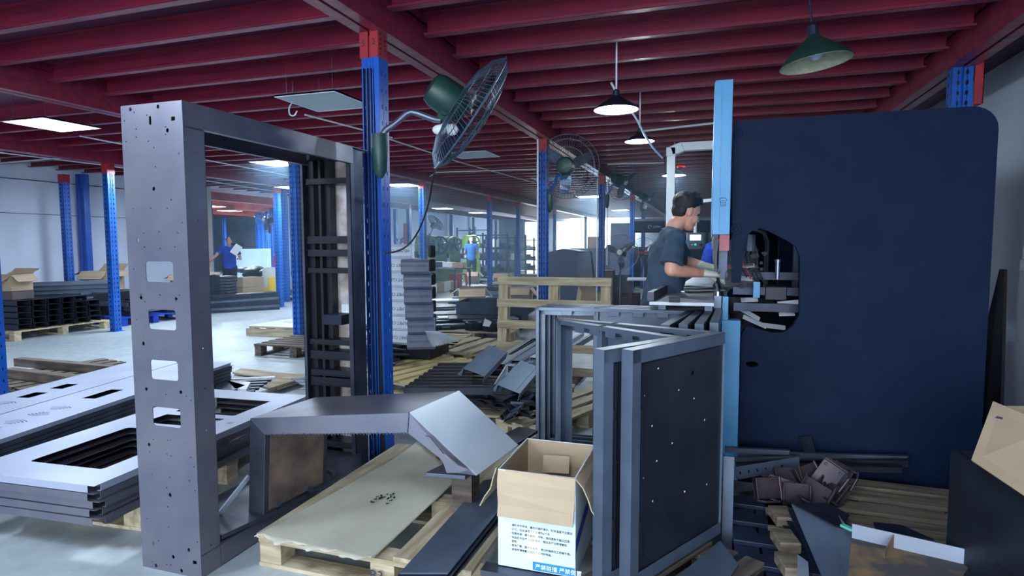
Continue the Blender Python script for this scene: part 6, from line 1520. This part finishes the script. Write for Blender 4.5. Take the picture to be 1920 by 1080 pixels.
p = P(1303, 452, D=9.6); t = thing('control_console', 'grey control console with a lit screen hanging left of the press ram', 'control panel', (p.x, p.y, p.z), R(8))
b = MB(); b.box(-.125, .125, -.05, .05, -.13, .13); b.build('console_box', SLATE, t, bevel=.008)
b = MB(); b.box(-.085, .085, -.054, -.05, .01, .10); b.build('screen', SCREEN, t)
b = MB(); b.cyl((0, -.05, -.055), (0, -.06, -.055), .014, 10); b.build('green_button', LEDG, t)
b = MB(); b.cyl((.085, -.05, -.06), (.085, -.075, -.06), .022, 12); b.build('stop_button', RUBBER, t)
for k, c in enumerate((REDP, WHITE)): b = MB(); b.cyl((-.09+.04*k, -.05, -.055), (-.09+.04*k, -.06, -.055), .01, 8); b.build('button', c, t)
b = MB(); b.tube([(.0, 0, .13), (.0, 0, .45), (.0, .0, .62)], .025, 8); b.bar((0, 0, .62), (.35, 0, .66), .05, .05); b.bar((.33, 0, .66), (.33, 0, 2.998-p.z), .04, .04); b.build('support_arm', WHITE, t)
p = P(1290, 478, D=9.8); b = MB(); b.box(-.12, .35, -.2, .6, 0, p.z-.1); o = b.build('dark_machine', SLATE, None, bevel=.01); o.location = (p.x+.05, p.y+.1, .001); tag(o, 'grey machine base under the control console', 'machine')
t = thing('light_blue_guard', 'light blue machine guard frame below the control console', 'guard', (P(1284, 478, D=8.6).x, P(1284, 478, D=8.6).y, 0), world=True)
b = MB(); a = P(1283, 455, D=8.6); c = P(1287, 455, D=8.6); b.box(a.x, c.x+.03, a.y-.02, a.y+.02, 0, a.z); b.box(a.x-.08, c.x+.03, a.y-.02, a.y+.02, a.z, a.z+.03); b.build('guard_post', LBLUE, t)

p = P(760, 452, D=20); b = MB(); b.cyl((0, 0, 0), (0, 0, 2.1), .06, 10); o = b.build('red_pipe', REDC, None, smooth=True); o.location = (p.x, p.y, 0); tag(o, 'upright red pipe at the wall left of the green punch presses', 'pipe')
# ================================================================ people
def remesh(b, vox, smooth_it=3):
    """one continuous skin over overlapping lofts"""
    me = bpy.data.meshes.new('tmp'); me.from_pydata([v for v in b.v], [], b.f)
    bm = bmesh.new(); bm.from_mesh(me); bmesh.ops.recalc_face_normals(bm, faces=bm.faces); bm.to_mesh(me); bm.free()
    ob = bpy.data.objects.new('tmp', me); COL.objects.link(ob)
    m = ob.modifiers.new('r', 'REMESH'); m.mode = 'VOXEL'; m.voxel_size = vox
    s = ob.modifiers.new('s', 'SMOOTH'); s.iterations = smooth_it; s.factor = .5
    me2 = bpy.data.meshes.new_from_object(ob.evaluated_get(bpy.context.evaluated_depsgraph_get()))
    out = MB(); out.add([v.co.copy() for v in me2.vertices], [tuple(p.vertices) for p in me2.polygons])
    bpy.data.objects.remove(ob); bpy.data.meshes.remove(me2)
    return out
def person(name, label, loc, heading, H, lean=0., head=(0, 0), arms=None, legs=None, shirt=SHIRTB, trousers=TROUS, sleeve='short', hair='short', gloves=False, vox=.012, long_sleeve=False, cap=None, skin=SKIN, detail=False):
    """local frame: x to the person's right, y forward, z up; heading = yaw of 'forward' measured from +Y"""
    s = H/1.72
    V = lambda x, y, z: Vector((x, y, z))*s
    hipc = V(0, 0, .95); ca, sa = math.cos(-lean), math.sin(-lean)
    def U(p):                     # upper body leans forward about the hips
        q = p-hipc; return hipc+Vector((q.x, q.y*ca-q.z*sa, q.y*sa+q.z*ca))
    legs = legs or {}
    L = {}
    for sg, k in ((-1, 'L'), (1, 'R')):
        L['hip'+k] = V(sg*.095, 0, .90); L['knee'+k] = V(*legs.get('knee'+k, (sg*.11, .02, .48))); L['ank'+k] = V(*legs.get('ank'+k, (sg*.12, -.02, .085)))
        L['sho'+k] = U(V(sg*.185, -.005, 1.415))
        L['elb'+k] = V(*arms['elb'+k]); L['wri'+k] = V(*arms['wri'+k])
    neck0, neck1 = U(V(0, -.01, 1.43)), U(V(0, .015, 1.52))
    pit, yaw_ = head
    Hm = Matrix.Rotation(yaw_, 3, 'Z') @ Matrix.Rotation(-pit, 3, 'X')
    hc = U(V(0, .02, 1.50)) + Hm @ V(0, .03, .105)
    q = lambda x, y, z: hc+Hm @ V(x, y, z)
    t = thing(name, label, 'person', loc, heading)
    b = MB()
    # torso
    b.loft([U(V(0, 0, .93)), U(V(0, .005, 1.03)), U(V(0, .005, 1.12)), U(V(0, .0, 1.25)), U(V(0, -.005, 1.36)), U(V(0, -.01, 1.42))], [(.155*s, .105*s), (.14*s, .10*s), (.135*s, .095*s), (.155*s, .105*s), (.165*s, .10*s), (.12*s, .075*s)])
    b.loft([V(0, 0, .88), V(0, 0, .95)], [(.155*s, .11*s), (.155*s, .11*s)])
    b.loft([neck0, neck1, q(0, -.02, -.06)], [(.058*s, .06*s), (.048*s, .050*s), (.048*s, .050*s)])
    # head
    b.ell(q(0, -.012, .025), (.072*s, .090*s, .090*s), rot=Hm); b.ell(q(0, .020, -.035), (.055*s, .060*s, .074*s), rot=Hm); b.ell(q(0, .045, -.085), (.034*s, .032*s, .026*s), rot=Hm)
    b.ell(q(0, .086, -.030), (.013*s, .014*s, .010*s), rot=Hm); b.loft([q(0, .074, .008), q(0, .084, -.012), q(0, .092, -.028)], [.006*s, .007*s, .009*s], n=8); b.ell(q(0, .066, .02), (.045*s, .012*s, .010*s), rot=Hm)
    b.ell(q(0, .070, -.062), (.022*s, .010*s, .010*s), rot=Hm); b.ell(q(0, .068, -.093), (.02*s, .016*s, .012*s), rot=Hm)
    for sg in (-1, 1):
        b.ell(q(sg*.071, -.008, -.010), (.010*s, .017*s, .028*s), rot=Hm, nu=10); b.ell(q(sg*.034, .052, -.032), (.02*s, .022*s, .024*s), rot=Hm)
    for k in 'LR':
        sg = -1 if k == 'L' else 1
        sh, el, wr = L['sho'+k], L['elb'+k], L['wri'+k]
        b.ell(sh, (.050*s, .048*s, .048*s)); b.loft([sh, sh.lerp(el, .45), el], [.046*s, .045*s, .040*s]); b.loft([el, el.lerp(wr, .3), wr], [.040*s, .041*s, .027*s])
        # hand: palm, four fingers, thumb
        d = (wr-el).normalized(); hd = arms.get('hand'+k, d); hd = Vector(hd).normalized(); side = hd.cross(Vector((0, 0, 1))).normalized()*sg; pn = side.cross(hd)*sg
        if pn.z > 0: pn = -pn
        palm = wr+hd*.05*s; b.loft([wr, palm, wr+hd*.085*s], [(.026*s, .019*s), (.038*s, .016*s), (.038*s, .013*s)], side=side)
        if vox < .02:
            for fi, (o_, ln) in enumerate(((-.028, .062), (-.0095, .072), (.0095, .067), (.027, .052))):
                r0 = wr+hd*.088*s+side*o_*s; f1 = r0+(hd*.9+pn*.3)*ln*.45*s; f2 = f1+(hd*.55+pn*.8)*ln*.35*s; f3 = f2+(hd*.2+pn*.95)*ln*.25*s
                b.loft([r0, f1, f2, f3], [.0095*s, .009*s, .0085*s, .0075*s], n=8)
            th0 = wr+hd*.03*s-side*.03*s; b.loft([th0, th0+(hd*.6-side*.5+pn*.3)*.035*s, th0+(hd*.9-side*.35+pn*.5)*.065*s], [.013*s, .011*s, .009*s], n=8)
        hp, kn, an = L['hip'+k], L['knee'+k], L['ank'+k]
        b.loft([hp, hp.lerp(kn, .4), kn], [.085*s, .078*s, .055*s]); b.loft([kn, kn.lerp(an, .35), an], [.054*s, .056*s, .036*s]); b.loft([an+V(0, -.04, -.045), an+V(0, .10, -.05)], [(.035*s, .03*s), (.04*s, .022*s)])
    body = remesh(b, vox, 2).build('body', skin, t, smooth=True)
    # shirt
    g = .016*s; b = MB(); hem = .86
    b.loft([U(V(0, .0, hem+.03)), U(V(0, .0, .96)), U(V(0, .005, 1.10)), U(V(0, .0, 1.25)), U(V(0, -.005, 1.36)), U(V(0, -.01, 1.425))], [(.175*s, .128*s), (.17*s, .122*s), (.158*s, .118*s), (.172*s, .122*s), (.178*s, .115*s), (.11*s, .078*s)], n=24)
    b.loft([L['shoL'].lerp(L['shoR'], .12), U(V(0, -.01, 1.425)), L['shoL'].lerp(L['shoR'], .88)], [(.062*s, .058*s), (.075*s, .06*s), (.062*s, .058*s)], side=(0, 1, 0))
    for k in 'LR':
        sh, el, wr = L['sho'+k], L['elb'+k], L['wri'+k]
        b.ell(sh+V(0, 0, .0), (.064*s, .062*s, .062*s)); e2 = sh.lerp(el, .84 if detail else .62)
        b.loft([sh.lerp(el, -.05), sh.lerp(el, .15), sh.lerp(el, .45), e2], [(.05*s, .05*s), (.062*s, .060*s), (.062*s, .066*s), (.068*s, .076*s)], flat=True)
        if long_sleeve: b.loft([sh, el], [.06*s, .052*s]); b.loft([el, wr.lerp(el, .1)], [.052*s, .036*s])
    rd = random.Random(3)
    rs = remesh(b, max(vox*.9, .009), 2)
    for i, v in enumerate(rs.v):
        w_ = math.sin(v.z*26+v.x*34+v.y*16)+math.sin(v.z*52-v.x*41+v.y*37)*.7+.9*math.sin(v.z*9+v.y*60+v.x*20); d = Vector((v.x, v.y, 0)); 
        if d.length > 1e-3: rs.v[i] = v+d.normalized()*.0034*s*w_
    so = rs.build('shirt', shirt, t, smooth=True)
    # collar ring
    b = MB(); cc = U(V(0, -.005, 1.445)); b.tube([cc+U(V(.068*math.cos(a), .066*math.sin(a)+.0, .95-.018*math.sin(a)))-hipc for a in [2*PI*i/24 for i in range(24)]], .008*s, 6, closed=True); b.build('collar', shirt, t, smooth=True)
    # trousers
    b = MB(); b.loft([V(0, 0, .84), V(0, 0, .93), U(V(0, 0, .99))], [(.165*s, .122*s), (.163*s, .118*s), (.15*s, .105*s)])
    for k in 'LR':
        hp, kn, an = L['hip'+k], L['knee'+k], L['ank'+k]
        b.loft([hp, hp.lerp(kn, .4), kn], [.096*s, .09*s, .07*s]); b.loft([kn, kn.lerp(an, .4), an+V(0, 0, -.01)], [.07*s, .066*s, .056*s])
    remesh(b, vox, 2).build('trousers', trousers, t, smooth=True)
    for k in 'LR':
        an = L['ank'+k]; b = MB(); b.loft([an+V(0, -.045, -.05), an+V(0, .02, -.045), an+V(0, .12, -.06)], [(.042*s, .032*s), (.046*s, .036*s), (.044*s, .022*s)]); remesh(b, .012, 1).build('shoe', SHOE, t, smooth=True)
        if gloves:
            el, wr = L['elb'+k], L['wri'+k]; sg = -1 if k == 'L' else 1
            hd = Vector(arms.get('hand'+k, (wr-el))).normalized(); side = hd.cross(Vector((0, 0, 1))).normalized()*sg; pn = side.cross(hd)*sg
            if pn.z > 0: pn = -pn
            b = MB(); b.loft([wr-hd*.035*s, wr, wr+hd*.05*s, wr+hd*.085*s], [(.034*s, .032*s), (.032*s, .026*s), (.043*s, .021*s), (.043*s, .018*s)], side=side)
            for fi, (o_, ln) in enumerate(((-.028, .062), (-.0095, .072), (.0095, .067), (.027, .052))):
                r0 = wr+hd*.088*s+side*o_*s; f1 = r0+(hd*.9+pn*.3)*ln*.45*s; f2 = f1+(hd*.55+pn*.8)*ln*.35*s; f3 = f2+(hd*.2+pn*.95)*ln*.25*s
                b.loft([r0, f1, f2, f3], [.0125*s, .012*s, .0115*s, .0105*s], n=8)
            th0 = wr+hd*.03*s-side*.03*s; b.loft([th0, th0+(hd*.6-side*.5+pn*.3)*.035*s, th0+(hd*.9-side*.35+pn*.5)*.065*s], [.017*s, .015*s, .013*s], n=8)
            remesh(b, .004, 1).build('glove', GLOVE, t, smooth=True)
    # hair
    b = MB(); hr = HAIR
    if hair == 'short':
        b.ell(q(0, -.026, .052), (.081*s, .090*s, .078*s), rot=Hm); b.ell(q(0, -.046, .004), (.070*s, .056*s, .066*s), rot=Hm); b.ell(q(0, .018, .092), (.060*s, .058*s, .034*s), rot=Hm)
        rd = random.Random(5)
        for k in range(46):
            a = rd.uniform(0, 2*PI); e = rd.uniform(.25, 1.45); dr = Vector((math.cos(a)*math.cos(e), math.sin(a)*math.cos(e), math.sin(e)))
            p0 = Vector((dr.x*.072, dr.y*.080-.022, dr.z*.070+.048)); tip = p0+dr*.014+Vector((rd.uniform(-.02, .02), .024, .006))
            b.loft([q(*p0), q(*p0.lerp(tip, .5)), q(*tip)], [(.016*s, .012*s), (.012*s, .009*s), (.005*s, .004*s)], n=6)
    elif hair == 'tied':
        b.ell(q(0, -.022, .035), (.079*s, .090*s, .080*s), rot=Hm); b.ell(q(0, -.085, -.01), (.05*s, .04*s, .045*s), rot=Hm)
    if cap is not None: b.ell(q(0, -.015, .045), (.088*s, .105*s, .082*s), rot=Hm); b.ell(q(0, -.08, -.03), (.06*s, .04*s, .05*s), rot=Hm)
    # keep the hair off the face
    mh = remesh(b, max(vox*.6, .006), 1)
    mh.build('hair' if cap is None else 'cap', cap or hr, t, smooth=True)
    if detail or vox < .02:
        for sg in (-1, 1):
            b = MB(); b.ell(q(sg*.029, .0665, .002), (.010*s, .005*s, .0045*s), rot=Hm); b.build('eye', RUBBER, t)
            b = MB(); b.ell(q(sg*.029, .0745, .021), (.018*s, .004*s, .0035*s), rot=Hm); b.build('eyebrow', HAIR, t)
        b = MB(); b.ell(q(0, .0785, -.062), (.018*s, .0035*s, .0045*s), rot=Hm); b.build('lips', mat('lip_skin', (190, 110, 100), .5), t)
    return t
# worker at the press: local frame y forward; heading -72 deg turns forward from +Y towards +X
wx, wy = P(1236, 560, D=3.95).x, P(1236, 560, D=3.95).y
HD = R(-78)
Rw = Matrix.Rotation(HD, 3, 'Z')
def wl(p, s): q = Rw.inverted() @ Vector((p.x-wx, p.y-wy, p.z)); return tuple(q/s)
sW = 1.75/1.72
eR = wl(P(1258, 506, D=3.68), sW); wR = wl(P(1318, 512, D=3.80), sW); eL = wl(P(1284, 492, D=4.12), sW); wL = wl(P(1325, 500, D=4.05), sW)
person('person', 'man in a charcoal t-shirt and pale gloves feeding sheet into the press', (wx, wy, 0), HD, 1.75, lean=R(9), head=(R(20), R(15)), arms=dict(elbR=eR, wriR=wR, elbL=eL, wriL=wL, handR=(0, 1, -.12), handL=(0, 1, -.15)), shirt=SHIRTD, gloves=True, vox=.0065, detail=True)
# man in blue beyond the ram
p = P(1322, 560, D=9.0)
person('person', 'man in a royal blue shirt bending over work behind the press ram', (p.x, p.y, 0), R(-70), 1.66, lean=R(14), head=(R(35), 0), arms=dict(elbR=(.24, .16, 1.12), wriR=(.14, .38, 1.08), elbL=(-.24, .16, 1.12), wriL=(-.14, .38, 1.08)), shirt=SHIRTB, vox=.012)
# woman in the gap of the left wall
p = P(430, 470, D=15.2)
person('person', 'woman in a royal blue polo shirt holding papers at the annex gap', (p.x, p.y, 0), R(-140), 1.60, lean=0, head=(0, R(5)), arms=dict(elbR=(.33, .02, 1.22), wriR=(.52, .06, 1.06), elbL=(-.27, .02, 1.13), wriL=(-.24, .24, 1.14)), legs=dict(kneeL=(-.09, .10, .48), ankL=(-.08, .12, .09), ankR=(.08, -.16, .1)), hair='tied', long_sleeve=False, vox=.014)
pp_ = p
b = MB(); b.box(-.09, .09, -.002, .002, -.13, .13); b.box(-.08, .08, -.004, -.002, -.12, .12); o = b.build('paper_sheaf', WHITE, None); o.location = P(443, 468, D=14.95); o.rotation_euler = (R(-10), R(35), R(30)); tag(o, 'white papers held against the chest of the woman in blue', 'papers')
# man by the far presses
p = P(884, 470, D=21.5)
person('person', 'man in a blue shirt and white cap standing with his back turned by the presses', (p.x, p.y, 0), R(25), 1.66, lean=R(4), head=(R(20), 0), arms=dict(elbR=(.25, .05, 1.14), wriR=(.16, .25, 1.05), elbL=(-.25, .05, 1.14), wriL=(-.16, .25, 1.05)), shirt=mat('mid_blue_cotton', (40, 110, 200), .85), cap=HAIRW, hair='none', vox=.022)
# distant figure at the narrow door
p = P(1149, 455, D=24)
person('person', 'dim distant person beside the narrow bright opening behind the fan', (p.x, p.y, 0), R(180), 1.62, arms=dict(elbR=(.25, .08, 1.14), wriR=(.12, .25, 1.1), elbL=(-.25, .08, 1.14), wriL=(-.12, .25, 1.1)), shirt=SLATE, vox=.026)
print('joists', NJ)
# ================================================================ haze added for the lens glare round the bright door
HZ = bpy.data.materials.new('glare_scatter'); HZ.use_nodes = True; _n = HZ.node_tree; _n.nodes.clear()
_o = _n.nodes.new('ShaderNodeOutputMaterial'); _v = _n.nodes.new('ShaderNodeVolumeScatter'); _v.inputs['Color'].default_value = (.42, .68, 1, 1)
_v.inputs['Density'].default_value = .026; _v.inputs['Anisotropy'].default_value = .72; _n.links.new(_v.outputs[0], _o.inputs['Volume'])
b = MB(); b.box(-7.6, 1.0, 6.4, YF-.01, .01, 2.98); hz_ = b.build('glare_haze', HZ); tag(hz_, 'thin bluish haze in place of lens glare, filling the hall towards the bright door', 'haze', None, 'stuff')
